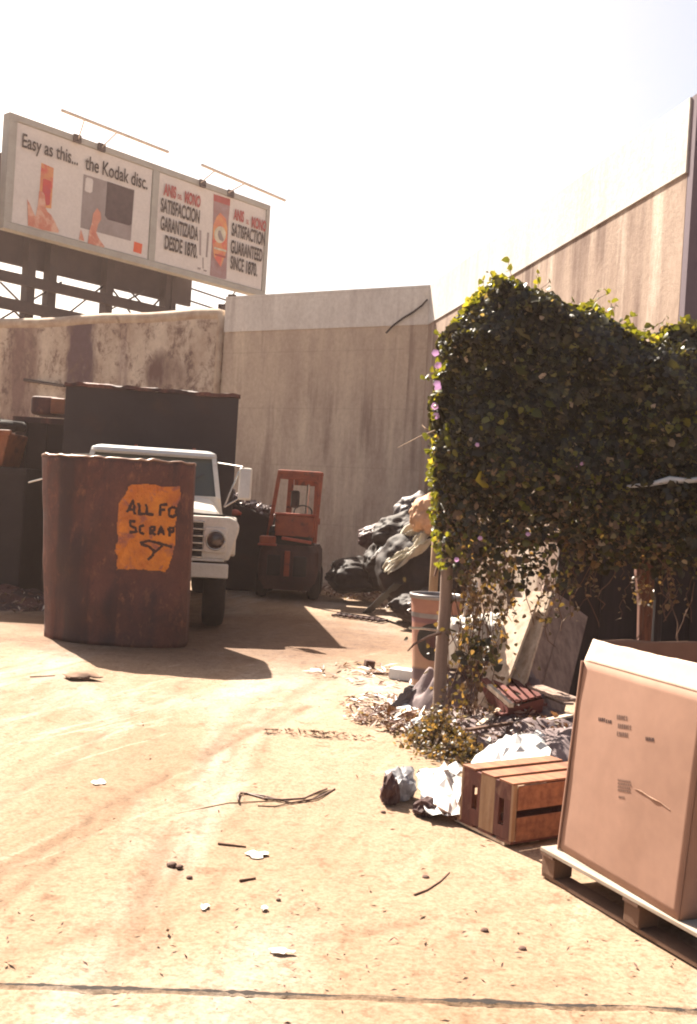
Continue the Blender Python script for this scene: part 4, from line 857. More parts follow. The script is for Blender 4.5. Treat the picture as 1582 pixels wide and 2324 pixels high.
# ------------------------------------------------------------------ banded drum
dp = G(990, 1558); dh = .86
dr = empty('banded_drum', (dp.x, 9.3, 0), 0, 'tapered orange drum with dark bands standing behind the gate post', 'drum')
DP = Vector((P(987, 1450, 9.3).x, 9.3, 0)); 
b = MB(); b.lathe([(0, .01), (.175, .0), (.18, .02), (.195, .3), (.215, .6), (.235, .80), (.238, dh-.03)], DP, 40); b.build('drum_body', m_drum, dr, smooth=True)
b = MB(); b.lathe([(.238, dh-.035), (.250, dh-.035), (.254, dh-.01), (.250, dh+.005), (.232, dh+.005), (.225, dh-.01), (.225, dh-.2)], DP, 40); b.build('rim', m_drumr, dr, smooth=True)
# dark emblem wrapped on the drum front
b = MB()
def dsurf(th, z, off):
    r_ = .18+(z-.02)*.0737+off; return Vector((DP.x+r_*math.sin(th), DP.y-r_*math.cos(th), z))
nu, nv = 20, 20
def emb(u, v):
    a = u*2*math.pi; q = v; return dsurf(-.12+.78*q*math.cos(a), .46+.17*q*math.sin(a)*(1 if math.sin(a) < 0 else .95), .004)
b.grid(emb, 32, 6); b.build('emblem', m_black, dr, smooth=True)
b = MB(); b.grid(lambda u, v: dsurf(-.12+.34*v*math.cos(u*6.2832), .46+.055*v*math.sin(u*6.2832), .007), 24, 4); b.build('emblem', m_cw, dr, smooth=True)
b = MB(); q = P(926, 1370, 9.2)
for z in (dh-.07, dh-.13): b.tube([Vector((DP.x-.235, DP.y-.06, z)), Vector((DP.x-.262, DP.y-.07, z-.02)), Vector((DP.x-.235, DP.y-.06, z-.04))], .008, 6)
b.build('clasp', m_drumr, dr)

# ------------------------------------------------------------------ gate post, rear pole
gp = G(992, 1665); gpd = gp.y
pt = P(1022, 1100, gpd)
post = empty('gate_post', gp, 0, 'weathered upright gate post at the left end of the vine fence', 'post')
b = MB(); path = [Vector((gp.x+.004*math.sin(i*1.3), gpd+.003*math.cos(i), -.05+i*.16)) for i in range(18)]
b.tube(path, [.050-.0007*i for i in range(18)], 12); b.build('shaft', m_post, post, smooth=True)
def z_at(px, py, d): return P(px, py, d).z
b = MB(); b.tube([P(1000, 1432, gpd), P(965, 1427, gpd-.02), P(928, 1425, gpd-.03)], .010, 6); b.build('latch_rod', m_chrome, post)
b = MB(); b.tube([P(1000, 1436, gpd-.04), P(972, 1445, gpd-.08), P(940, 1462, gpd-.1), P(925, 1478, gpd-.1)], [.016, .012, .009, .005], 6); b.build('hinge_strap', m_wire, post)
b = MB(); b.tube([P(1004, 1250, gpd), P(986, 1307, gpd)-Vector((0, .02, 0))], .009, 6); b.build('latch_pin', m_wire, post)
b = MB(); p0 = P(993, 1180, 10.2); p1_ = P(992, 1345, 10.2)
b.tube([Vector((p0.x, 10.2, 0)), Vector((p0.x, 10.2, 2.0))], .045, 10); tag(b.build('round_pole', m_pole, smooth=True), 'tan round pole standing behind the gate post above the drum', 'pole')
# fence frame for the vine
fY = gpd; xr = P(1700, 1200, fY-.3).x
fe = empty('wire_fence', (gp.x, fY, 0), 0, 'wire fence panel buried in the vine right of the gate post', 'fence')
for z in (1.45, 2.6):
    b = MB(); b.tube([(gp.x+.06, fY, z), (xr, fY-.1, z)], .02, 6); b.build('rail', m_wire, fe)
b = MB()
for k in range(26):
    x = gp.x+.1+k*(xr-gp.x-.1)/26; b.tube([(x, fY-.05*k/26, 1.45), (x, fY-.05*k/26, 2.6)], .003, 4, False)
for k in range(13):
    z = 1.45+k*.09; b.tube([(gp.x+.06, fY, z), (xr, fY-.1, z)], .003, 4, False)
b.build('wire_mesh', m_wire, fe)
b = MB(); b.tube([(xr-.5, fY+.02, 0), (xr-.5, fY+.02, 2.7)], .035, 8); b.build('post', m_darkfence, fe)
# the pale sunlit rail on the right
b = MB(); pts = [P(1398, 1106, fY-.46), P(1440, 1104, fY-.5), P(1480, 1100, fY-.5), P(1520, 1090, fY-.5), P(1560, 1092, fY-.52), P(1620, 1084, fY-.5)]
b.tube([p+Vector((0, 0, .006*math.sin(i*7))) for i, p in enumerate(pts)], [.006, .012, .016, .024, .018, .022], 8); tag(b.build('white_pipe', m_whitep, smooth=True), 'white pipe running out of the vine at the right edge', 'pipe')
b = MB(); b.add([P(1505, 1090, fY-.48), P(1530, 1060, fY-.5), P(1575, 1055, fY-.46), P(1600, 1085, fY-.52)], [(0, 1, 2, 3)])

# ------------------------------------------------------------------ vine
SIL = [(1003, 1290), (985, 1180), (981, 1060), (988, 920), (1003, 820), (1030, 740), (1065, 690), (1105, 655), (1150, 640), (1180, 645), (1210, 672), (1250, 690), (1300, 706), (1345, 700), (1370, 725), (1410, 748), (1450, 758), (1490, 768), (1525, 745), (1560, 738), (1640, 735), (1720, 760), (1720, 1330),
       (1600, 1310), (1500, 1300), (1430, 1285), (1340, 1310), (1250, 1345), (1180, 1350), (1110, 1335), (1050, 1315)]
poly = np.array([(lambda q: (q.x, q.z))(P(x, y, fY-.1)) for x, y in SIL])
def inpoly(pts):
    x, y = pts[:, 0], pts[:, 1]; c = np.zeros(len(pts), bool); j = len(poly)-1
    for i in range(len(poly)):
        xi, yi = poly[i]; xj, yj = poly[j]
        cond = ((yi > y) != (yj > y)) & (x < (xj-xi)*(y-yi)/(yj-yi+1e-12)+xi); c ^= cond; j = i
    return c
def edist(pts):
    d = np.full(len(pts), 9.)
    for i in range(len(poly)):
        a = poly[i]; bb_ = poly[(i+1) % len(poly)]; ab = bb_-a; t = np.clip(((pts-a)@ab)/(ab@ab), 0, 1); q = a+t[:, None]*ab
        d = np.minimum(d, np.hypot(*(pts-q).T))
    return d
def leaves(C, N, size, name, mt, parent, up=.3):
    n = len(C); v1 = rng.normal(size=(n, 3)); N = N/np.linalg.norm(N, axis=1)[:, None]
    # hanging leaves: tip points mostly downwards
    T = rng.normal(size=(n, 3))*.7+np.array([0, 0, -up]); T -= (T*N).sum(1)[:, None]*N; T /= np.linalg.norm(T, axis=1)[:, None]; U = np.cross(N, T)
    s = size[:, None]; shape = [(-.5, 0, .0), (-.35, .42, -.06), (.10, .38, -.05), (.62, 0, -.08), (.10, -.38, -.05), (-.35, -.42, -.06), (-.1, 0, .07)]
    V = np.stack([C+T*s*a+U*s*b_+N*s*c for a, b_, c in shape], 1).reshape(-1, 3)
    F0 = np.array([(0, 1, 6), (1, 2, 6), (2, 3, 6), (3, 4, 6), (4, 5, 6), (5, 0, 6)])
    Fs = (F0[None]+np.arange(n)[:, None, None]*7).reshape(-1, 3)
    me = bpy.data.meshes.new(name); W = WM[parent.name] if parent else Matrix()
    off = np.array(W.translation); V = V-off
    me.vertices.add(len(V)); me.vertices.foreach_set('co', V.ravel())
    me.loops.add(Fs.size); me.loops.foreach_set('vertex_index', Fs.ravel()); me.polygons.add(len(Fs)); me.polygons.foreach_set('loop_start', np.arange(len(Fs))*3)
    me.polygons.foreach_set('loop_total', np.full(len(Fs), 3)); me.update(calc_edges=True); me.validate(); me.materials.append(mt)
    o = bpy.data.objects.new(name, me); COL.objects.link(o); o.parent = parent; WM[o.name] = W; return o
vine = empty('flowering_vine', (gp.x+.9, fY, 0), 0, 'dense dark vine with a few purple flowers smothering the fence', 'vine')
lo = poly.min(0)-.12; hi = poly.max(0)+.12
n = 150000; pts = rng.uniform(lo, hi, (n, 2)); ins = inpoly(pts); dd_ = edist(pts); sd = np.where(ins, dd_, -dd_)
jit = np.array([fbm((p[0]*4, p[1]*4, 1), 3) for p in pts])*.07
keep = sd+jit > 0
zlow = pts[:, 1]; pr = np.clip((zlow-.95)/1.35, .14, 1)**1.5; clump = np.array([fbm((p[0]*5, p[1]*5, 7), 3) for p in pts])
keep &= (rng.random(n) < pr*np.clip(1+clump*1.5*(1-pr), .1, 1))
pts = pts[keep]; sd = np.maximum((sd+jit)[keep], 0); n = len(pts)
wd = .40*np.clip(1-(1-np.clip(sd/.35, 0, 1))**2, .05, 1)**.5
bulge = np.array([fbm((p[0]*2.2, p[1]*2.2, 3), 4) for p in pts])
side = np.where(rng.random(n) < .62, -1, 1); t = side*(1-rng.random(n)**2*.9)
C = np.stack([pts[:, 0], fY-.08+wd*t+bulge*.20*side, pts[:, 1]], 1)
Nn = np.stack([rng.normal(size=n)*.6, side*1.0+rng.normal(size=n)*.5, .5+rng.normal(size=n)*.6], 1)
sz_ = rng.uniform(.02, .036, n)+.034*rng.random(n)**3; sz_ = np.where(rng.random(n) < .025, sz_*2.0, sz_); dryk = rng.random(n) < np.clip((2.15-C[:, 2])/1.2, 0, .38)
vf = leaves(C[~dryk], Nn[~dryk], sz_[~dryk], 'foliage', m_leaf, vine)
glintk = (rng.random(n) < .035) & (C[:, 2] < 2.4) & (side < 0) & (bulge > -.05)  # scattered brighter leaves, sun sparkle put into their colour
leaves(C[glintk]+np.array([0, -.03, 0]), Nn[glintk], sz_[glintk]*1.3, 'foliage', m_tip, vine)
leaves(C[dryk], Nn[dryk], sz_[dryk]*.8, 'dry_foliage', m_grass, vine)
# flying tips along the top and the left edge, weeds creeping down
tips = []
pe = [(1003, 1290), (985, 1180), (981, 1060), (988, 920), (1003, 820), (1030, 740), (1065, 690), (1105, 655), (1150, 640), (1210, 672), (1300, 706), (1345, 692), (1410, 748), (1490, 768), (1560, 735), (1640, 735)]
for i in range(len(pe)-1):
    for k in range(60):
        t_ = random.random(); x = pe[i][0]+(pe[i+1][0]-pe[i][0])*t_; y = pe[i][1]+(pe[i+1][1]-pe[i][1])*t_
        o_ = max(0, fbm((x*.03, y*.03, 5), 2))*60
        nx_ = -(pe[i+1][1]-pe[i][1]); ny_ = (pe[i+1][0]-pe[i][0]); l = math.hypot(nx_, ny_); nx_, ny_ = -nx_/l, -ny_/l
        q = P(x+nx_*random.uniform(-6, 6+o_*.5), y+ny_*random.uniform(-6, 8+o_*.5), fY-.1+random.uniform(-.25, .35)); tips.append(q[:])
tips = np.array(tips); leaves(tips, rng.normal(size=(len(tips), 3))+np.array([0, .3, .5]), rng.uniform(.03, .062, len(tips)), 'foliage', m_tip, vine)
nC = 150; tt = rng.random(nC); q0 = np.array(P(1380, 1106, fY-.5)[:]); q1 = np.array(P(1600, 1090, fY-.5)[:])
C = q0+(q1-q0)*tt[:, None]+rng.normal(size=(nC, 3))*np.array([.02, .05, .045])+np.array([0, -.02, -.035])
leaves(C, rng.normal(size=(nC, 3))+np.array([0, -.5, .6]), rng.uniform(.03, .06, nC), 'foliage', m_leaf, vine)
b = MB(); r_ = random.Random(5)
for k in range(70):
    x = r_.uniform(gp.x, gp.x+2.2); z = r_.uniform(1.2, 2.9); y = fY-.1+r_.uniform(-.3, .2); pth = [Vector((x, y, z))]
    for j in range(7): pth.append(pth[-1]+Vector((r_.uniform(-.06, .06), r_.uniform(-.03, .03), -r_.uniform(.03, .12))))
    b.tube(pth, .004, 4, False)
for k in range(4):
    pth = [Vector((gp.x+.065*math.cos(k*1.7+j*.35), gpd+.065*math.sin(k*1.7+j*.35), 1.25+j*.12)) for j in range(11)]; b.tube(pth, .006, 5, False)
tag(b.build('woody_stems', m_bark, vine), None, None, None, 'stuff')
sh = MB(); SC = []; TC = []
for k in range(34):
    i = random.randrange(1, len(pe)-1); t_ = random.random(); x = pe[i][0]+(pe[i+1][0]-pe[i][0])*t_; y = pe[i][1]+(pe[i+1][1]-pe[i][1])*t_; p_ = P(x, y, fY-.1+random.uniform(-.2, .3))
    dx = -.5 if x < 1060 else random.uniform(-.4, .5); v_ = Vector((dx, random.uniform(-.3, .3), .8)).normalized(); pth = [p_-v_*.05]
    for j in range(random.randrange(3, 8)):
        v_ = (v_+Vector((random.gauss(0, .25), random.gauss(0, .2), -.10))).normalized(); pth.append(pth[-1]+v_*.035)
        TC.append((pth[-1]+Vector((random.gauss(0, .012), random.gauss(0, .012), random.gauss(0, .012))))[:])
    sh.tube(pth, .0025, 4, False)
for k in range(48):
    x = random.choice((random.uniform(1048, 1150), random.uniform(1030, 1290), random.uniform(1290, 1582))); p_ = P(x, random.uniform(1270, 1320), fY-.1+random.uniform(-.3, .2)); pth = [p_]
    for j in range(random.randrange(3, 19 if x < 1150 else 11)):
        pth.append(pth[-1]+Vector((random.gauss(0, .018), random.gauss(0, .012), -.04)))
        if random.random() < .8: SC.append((pth[-1]+Vector((random.gauss(0, .02), random.gauss(0, .02), 0)))[:])
        if random.random() < .5: SC.append((pth[-1]+Vector((random.gauss(0, .03), random.gauss(0, .03), 0)))[:])
    sh.tube(pth, .0025, 4, False)
tag(sh.build('trailing_stems', m_bark, vine), None, None, None, 'stuff')
TC = np.array(TC); SC = np.array(SC); leaves(TC, rng.normal(size=TC.shape)+np.array([0, 0, .5]), rng.uniform(.025, .06, len(TC)), 'foliage', m_tip, vine)
leaves(SC, rng.normal(size=SC.shape)+np.array([0, -.4, .4]), rng.uniform(.02, .05, len(SC)), 'dry_foliage', m_grass, vine)
# twigs sticking out on the left
b = MB(); b.tube([P(992, 975, fY-.1), P(950, 992, fY-.15), P(903, 1016, fY-.2)], [.006, .004, .002], 5); b.tube([P(992, 988, fY), P(965, 972, fY-.05), P(958, 965, fY)], .004, 5); b.build('twig', m_whitep if False else m_pole, vine)
def flower(px, py, d_, s_=.045):
    c = P(px, py, d_); b = MB(); nf = Vector((random.uniform(-.4, .2), -1, random.uniform(0, .5))).normalized(); t = nf.orthogonal().normalized(); u = nf.cross(t)
    vs = [c-nf*-.02]; k_ = 10
    for i in range(k_):
        a = 2*math.pi*i/k_; r_ = s_*(1 if i % 2 else .86); vs.append(c+(t*math.cos(a)+u*math.sin(a))*r_+nf*s_*.35)
    b.add(vs, [(0, 1+i, 1+(i+1) % k_) for i in range(k_)]); b.build('flower', m_petal, vine, smooth=True)
for (x, y) in ((988, 802), (995, 830), (992, 872), (994, 882), (987, 922), (1030, 772), (1050, 752), (990, 945)): flower(x, y, fY-.25, .028)
for (x, y) in ((1198, 1213), (1320, 1052), (1083, 1010), (1310, 1056), (1090, 1222), (1036, 1270)): flower(x, y, fY-.55, .017)

# ------------------------------------------------------------------ planked fence behind with deep shade put into its colour, splintered post
df = empty('plank_fence', (3.0, 9.4, 0), 0, 'plank fence coloured near black for deep shade behind the cardboard box', 'fence')
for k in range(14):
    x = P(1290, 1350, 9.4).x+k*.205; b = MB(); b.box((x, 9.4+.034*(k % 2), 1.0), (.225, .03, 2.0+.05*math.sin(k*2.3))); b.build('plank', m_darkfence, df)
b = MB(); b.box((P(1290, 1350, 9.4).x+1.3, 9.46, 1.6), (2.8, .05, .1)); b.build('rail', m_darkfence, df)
sp_ = G(1465, 1600); 
b = MB(); q0, q1 = P(1468, 1450, 7.9), P(1462, 1300, 7.9)
pp = [Vector((q0.x+.02, 7.9, -.02)), Vector((q0.x, 7.9, .4)), q0, (q0+q1)/2+Vector((.01, 0, 0)), q1, Vector((q1.x, 7.9, q1.z+.5))]
b.tube(pp, [.085, .08, .075, .07, .075, .06], 9); o = b.build('splintered_post', m_splinter); tag(o, 'thick reddish splintered trunk post rising behind the cardboard box', 'post')

# ------------------------------------------------------------------ white roll, leaning boards, crates in the trash corner
ra, rb_ = P(1004, 1470, 8.7), P(1185, 1445, 9.1)
wr = empty('mattress_roll', ((ra.x+rb_.x)/2, 8.9, 0), 0, 'dirty white roll lying behind the gate post under the vine', 'roll')
rz_ = .26
ra = P(1008, 1462, 8.15); rb_ = P(1180, 1440, 8.45); t = (rb_-ra).normalized(); a1 = Vector((0, 0, 1)).cross(t).normalized(); a2 = t.cross(a1)
def rollf(u, v):
    th = u*2*math.pi; rr_ = (.19 if .03 < v < .97 else .15)*(1+.22*fbm((math.cos(th)*1.5, math.sin(th)*1.5, v*5), 4))*(1-.35*max(0, v-.8)/.2); return ra+(rb_-ra)*v+(a1*math.cos(th)+a2*math.sin(th))*rr_
b = MB(); b.grid(rollf, 40, 30); n0 = len(b.v); b.add([ra]+[rollf(i/40, 0) for i in range(40)], [(0, 1+(i+1) % 40, 1+i) for i in range(40)]); b.build('roll_body', m_rollw, wr, smooth=True)
for v in (.42,):
    b = MB(); b.tube([ra+(rb_-ra)*v+(a1*math.cos(th)+a2*math.sin(th))*.202 for th in [i*math.pi/12 for i in range(25)]], .008, 5); b.build('tie', m_wire, wr)
drape('upright_sheet', [(1062, 1318, 9.6), (1085, 1322, 9.6), (1078, 1410, 9.6), (1050, 1410, 9.6)], m_whitep, 'narrow white panel standing upright behind the roll', 'panel', 9.6, 2, .01)
def c7(x, y): return ((1350+x/2.109)*.6328, (2050+y/2.109)*.6328)
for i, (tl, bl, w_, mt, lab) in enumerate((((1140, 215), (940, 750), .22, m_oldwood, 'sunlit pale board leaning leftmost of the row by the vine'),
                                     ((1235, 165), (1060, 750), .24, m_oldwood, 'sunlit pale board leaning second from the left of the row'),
                                     ((1350, 170), (1180, 790), .29, m_oldwood2, 'wide shade-darkened weathered board in the middle of the leaning row'),
                                     ((1500, 290), (1350, 870), .26, m_oldwood2, 'shade-darkened weathered board leaning rightmost of the row'))):
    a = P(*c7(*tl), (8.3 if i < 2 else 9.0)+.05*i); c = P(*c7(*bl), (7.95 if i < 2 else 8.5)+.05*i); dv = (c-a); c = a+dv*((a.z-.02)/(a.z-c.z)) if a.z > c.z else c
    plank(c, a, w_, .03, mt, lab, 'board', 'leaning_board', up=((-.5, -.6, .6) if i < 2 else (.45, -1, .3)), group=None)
# red slatted crate, tipped
rc = empty('red_crate', P(*c7(1000, 860), 7.9), 0, 'broken red slatted crate tipped over under the leaning boards', 'crate')
A0 = P(*c7(790, 810), 7.9); A1 = P(*c7(1090, 745), 8.1); A2 = P(*c7(1260, 930), 7.7); A3 = P(*c7(1000, 1000), 7.4)
for k in range(5):
    t0, t1 = k/5+.02, k/5+.15; b = MB(); u0_ = A0+(A1-A0)*t0; u1_ = A0+(A1-A0)*t1; w0 = A3+(A2-A3)*t0; w1 = A3+(A2-A3)*t1
    b.prism([u0_, u1_, w1, w0], (0, .02, -.02)); b.build('slat', m_paint_red, rc)
dn = Vector((0, .05, -.20))
for (a, c) in ((A0, A1), (A3, A2), (A0, A3), (A1, A2)):
    b = MB(); k_ = Vector((.012, .012, -.012)); b.hexa([a+dn, c+dn, c+dn+k_, a+dn+k_], [a+Vector((0, 0, -.03)), c+Vector((0, 0, -.03)), c+k_+Vector((0, 0, -.03)), a+k_+Vector((0, 0, -.03))]); b.build('side', m_paint_red, rc)
plank(P(*c7(850, 880), 7.2), P(*c7(1020, 1030), 6.9), .035, .03, m_oldwood, 'short pale stick fallen in front of the red crate', 'stick', 'wood_stick')
plank(P(*c7(1200, 880), 7.3), P(*c7(1490, 985), 7.0), .14, .02, m_oldwood2, 'grey purple board lying from the red crate to the cardboard box', 'board', 'flat_board')
# heap & tarp
for i, (xa_, ya_, xb_, yb_, w_, mt_, lab_) in enumerate(((1060, 1560, 1150, 1520, .05, m_paint_red, 'red broken lath crossing the shrub foot'), (1130, 1625, 1235, 1600, .06, m_paint_red, 'red brown lath lying below the red crate'), (1150, 1600, 1085, 1650, .04, m_oldwood, 'pale lath pointing from the red crate to the weeds'), (1230, 1640, 1300, 1625, .05, m_oldwood, 'pale lath left of the carton edge'), (1190, 1560, 1290, 1600, .09, m_oldwood2, 'dark slat resting beside the red crate'), (1060, 1660, 1180, 1640, .035, m_bark, 'thin brown lath across the litter mound'))):
    A_ = G(xa_, ya_, .14+.03*(i % 3)); B_ = G(xb_, yb_, .12+.04*((i+1) % 3)); plank(A_, B_, w_, .018, mt_, lab_, 'lath', 'broken_lath')
p = G(1200, 1690); mound('trash_mound', p.x+.02, p.y+.35, .72, .75, .17, m_tarp, 'grey purple mound of dirt and tarp under the boards', 'mound', 5, 60, 'stuff', .35, 3)
mound('junk_mound', P(1095, 1500, 8.3).x, 8.3, .62, .40, .48, m_tarp, 'dark junk mound under the dirty white roll', 'mound', 8, 50, 'stuff', .5, 3)
litter('mound_litter', p.x-.05, p.y+.35, .75, .85, 2800, m_dry, .028, .2, 'leaves and scraps covering the mound under the boards', 'litter', .7, 41)
p = G(1240, 1720); mound('tarp', p.x+.15, p.y+.1, .42, .5, .16, m_tarp, 'smooth grey purple tarp bunched left of the cardboard box', 'tarp', 9, 50, None, .35, 2)
# weeds at post foot
def weeds(name, cx_, cy_, rx, ry, n, h, label, seed=1):
    r_ = np.random.default_rng(seed); x = cx_+rx*r_.normal(size=n)*.5; y = cy_+ry*r_.normal(size=n)*.5; z = np.abs(r_.normal(size=n))*h*np.exp(-((x-cx_)/rx)**2-((y-cy_)/ry)**2)+.01
    C = np.stack([x, y, z], 1); e = bpy.data.objects.new(name, None)
    me_parent = None
    N = r_.normal(size=(n, 3))+np.array([0, -.2, .8]); W = MB()
    o = leaves(C, N, r_.uniform(.015, .038, n), name, m_grass, None, up=-.6); return tag(o, label, 'weeds', None, 'stuff')
p = G(1005, 1690); weeds('weeds', p.x-.03, p.y, .20, .26, 1800, .12, 'yellow green weeds around the foot of the gate post', 2)
p = G(1040, 1715); weeds('weeds', p.x+.0, p.y-.05, .22, .2, 800, .07, 'dry weeds spreading in front of the gate post', 5)
p = P(1090, 1490, 7.5)
ww = empty('leafy_shrub', (p.x, 7.55, 0), 0, 'straggly half dead shrub growing beside the gate post', 'shrub')
nC = 240; C = np.stack([p.x-.04+rng.normal(size=nC)*.17, 7.6+rng.normal(size=nC)*.15, np.clip(.45+rng.normal(size=nC)*.32, .03, 1.2)], 1)
leaves(C, rng.normal(size=(nC, 3))+np.array([0, -.5, .5]), rng.uniform(.02, .055, nC), 'foliage', m_grass, ww)
b = MB()
for k in range(22):
    x = p.x-.05+random.gauss(0, .05); pth = [Vector((x, 7.6, 0))]
    for j in range(8): pth.append(pth[-1]+Vector((random.gauss(0, .035), random.gauss(0, .03), .1+random.random()*.05)))
    b.tube(pth, .004, 4, False)
b.build('branch', m_bark, ww)
nC = 60; q = P(1090, 1478, 7.2); C = np.array([q.x, 7.3, q.z])+rng.normal(size=(nC, 3))*np.array([.09, .05, .06])
leaves(C, rng.normal(size=(nC, 3))+np.array([0, .2, .5]), rng.uniform(.04, .075, nC), 'foliage', m_leaf, ww)

# litter trail left of the post
p = G(905, 1610); litter('yard_litter', p.x, p.y-.1, .5, .75, 520, m_dry, .028, .03, 'brown and white scraps strewn left of the gate post', 'litter', .35, 61, sq=3)
p = G(960, 1640); litter('yard_litter', p.x-.05, p.y, .45, -.0+.5, 380, m_dry, .03, .06, 'dense brown and white scraps right at the foot of the gate post', 'litter', .7, 66, sq=3)
p = G(840, 1530); litter('yard_litter', p.x, p.y, .6, .7, 160, m_dry, .03, .01, 'thin twigs and scraps on the dirt beyond the gate post', 'litter', .2, 62, sq=3.5)
p = G(720, 1668); litter('leaf_trail', p.x, p.y, .42, .07, 130, m_litter, .018, .02, 'short trail of brown leaf crumbs on the pale dirt', 'litter', .5, 63)
p = G(560, 1900); litter('yard_crumbs', p.x, p.y+.8, 2.8, 2.8, 300, m_litter, .011, .004, 'tiny brown crumbs scattered across the open dirt', 'litter', .3, 64)
p = G(700, 2250); litter('yard_crumbs', p.x, p.y+.2, 2.2, .7, 220, m_stone, .008, .004, 'small dark grit beside the pavement joint', 'litter', .4, 65)
# white foam slab, black flap and white sheets near drum
a = G(890, 1530); c = G(945, 1556)
b = MB(); b.box(((a.x+c.x)/2+.04, (a.y+c.y)/2, .05), (.34, .16, .10), rotm(0, 0, -26)); tag(b.build('foam_block', m_foam, bevel=.008), 'white foam block on the ground left of the drum foot', 'foam')
b = MB(); a = G(838, 1514); b.box(a+Vector((0, 0, .035)), (.10, .08, .07), rotm(4, 6, 20)); tag(b.build('dark_block', m_stone, bevel=.01), 'small grey block at the end of a stick beyond the foam', 'block')
plank(G(828, 1527), G(885, 1532), .04, .02, m_bark, 'thin dark plank on the dirt left of the foam block', 'stick', 'wood_stick')
def bent(name, pxs, mt, label, cat, th=.006, n=24, seed=1, amp=.02, facet=False):
    q = [G(x, y, z) for (x, y, z) in pxs]
    def f_(u, v):
        p_ = q[0]*(1-u)*(1-v)+q[1]*u*(1-v)+q[2]*u*v+q[3]*(1-u)*v; w_ = fbm((u*2.6+seed, v*2.6, seed), 3)+.5*(1-2*abs(noise.noise(Vector((u*3.3+seed, v*3.3, seed+2)))))
        bw_ = math.sin(math.pi*u)*math.sin(math.pi*v)
        return p_+Vector((amp*.4*noise.noise(Vector((u*3, v*3, seed))), 0, max(-p_.z+.004, amp*w_+amp*2*bw_)))
    b = MB(); b.grid(f_, n, n)
    if facet:
        b.v = [v+Vector((random.gauss(0, .011), random.gauss(0, .011), abs(random.gauss(0, .006))+.035*max(0, noise.noise(v*9)))) for v in b.v]
        b.f = [t_ for (i0, i1, i2, i3) in b.f for t_ in (((i0, i1, i2), (i0, i2, i3)) if random.random() < .5 else ((i0, i1, i3), (i1, i2, i3)))]
    return tag(b.build(name, mt, smooth=not facet, solid=0 if facet else th), label, cat)
bent('bent_sheet', [(918, 1565, .17), (982, 1580, .12), (985, 1610, .02), (882, 1610, .02)], m_baggrey, 'grey arched sheet of metal at the foot of the drum', 'sheet', seed=3, amp=.03)
bent('dark_flap', [(925, 1562, .15), (978, 1580, .13), (975, 1605, .03), (940, 1585, .04)], m_black, 'black flap below the drum and beside the gate post', 'flap', seed=6, amp=.03)
bent('white_sheet', [(885, 1600, .02), (975, 1605, .03), (978, 1632, .02), (900, 1622, .01)], m_whitep, 'flat white sheet below the black flap by the gate post', 'sheet', seed=7, amp=.02)
bent('white_sheet', [(915, 1650, .02), (985, 1618, .12), (985, 1650, .03), (930, 1662, .01)], m_whitep, 'small curled white sheet touching the gate post', 'sheet', seed=9, amp=.02)

# ------------------------------------------------------------------ pallet, big cardboard box, wooden crate
pa_ = G(1222, 1990); pb_ = G(1582, 2206); pd = (pb_-pa_); pd.z = 0; pd.normalize(); pn = Vector((-pd.y, pd.x, 0)); pn = pn if pn.x > 0 else -pn
PM = Matrix(((pd.x, pn.x, 0, pa_.x), (pd.y, pn.y, 0, pa_.y), (0, 0, 1, 0), (0, 0, 0, 1)))   # x along the near edge, y away to the right
pl = empty('wooden_pallet', (pa_.x, pa_.y, 0), math.atan2(pd.y, pd.x), 'pale wooden pallet under the large cardboard box', 'pallet')
PLN = 1.25
def LP(): return MB(PM)
for k, y in enumerate((.055, .23, .42, .61, .80, .98)):
    b = LP(); b.box((PLN/2, y, .128), (PLN, .11 if k else .11, .018)); b.build('deck_board', m_pallet, pl, bevel=.003)
for x in (.05, PLN/2-.02, PLN-.07):
    for y in (.06, .5, .97):
        b = LP(); b.box((x, y, .064), (.09, .10, .083)); b.build('block', m_palletd, pl, bevel=.003)
for x in (.05, PLN/2-.02, PLN-.07):
    b = LP(); b.box((x, .51, .112), (.09, 1.02, .013)); b.build('stringer_board', m_palletd, pl)
for y in (.06, .5, .97):
    b = LP(); b.box((PLN/2, y, .013), (PLN, .09, .017)); b.build('bottom_board', m_palletd, pl, bevel=.002)
for i in range(2): pass
z0 = .14
def onz(px, py, z): p_ = G(px, py, z); return p_
k0 = onz(1272, 1926, z0); k1 = onz(1542, 2088, z0)
bd_ = (k1-k0); bl = bd_.length; bd_.normalize(); bnr = Vector((-bd_.y, bd_.x, 0)); bnr = bnr if bnr.x > 0 else -bnr
BH = .84; bdp = .92; lean = -.0
k0 = Vector((k0.x, k0.y, z0)); 
cb = empty('cardboard_box', (k0.x, k0.y, z0), math.atan2(bd_.y, bd_.x), 'very large open cardboard box standing on the pallet', 'box')
def CB(s_, y, z):      # s_ along near face, y depth to the right, z up from the box bottom; walls lean a little
    return k0+bd_*(s_*bl)+bnr*y+Vector((0, 0, z))+Vector((.055, .0, 0))*(z/BH)
def face(fn, name, mt, n=16, th=.008):
    b = MB(); b.grid(fn, n, n); return b.build(name, mt, cb, smooth=True, solid=th)
def wob(u, v, s_): return (.0025*fbm((u*2.2+s_, v*2.2, s_), 3)+.008*math.sin(math.pi*u)*math.sin(math.pi*v))
front = face(lambda u, v: CB(u, -wob(u, v, 1)-.004, v*BH), 'near_side', m_card, 24)
face(lambda u, v: CB(u, bdp+wob(u, v, 2), v*BH), 'far_side', m_card)
face(lambda u, v: CB(0-wob(u, v, 3)/bl, u*bdp, v*BH), 'end_side', m_card)
face(lambda u, v: CB(1+wob(u, v, 4)/bl, u*bdp, v*BH), 'end_side', m_card)
face(lambda u, v: CB(u, v*bdp, .004), 'bottom', m_card, 2)
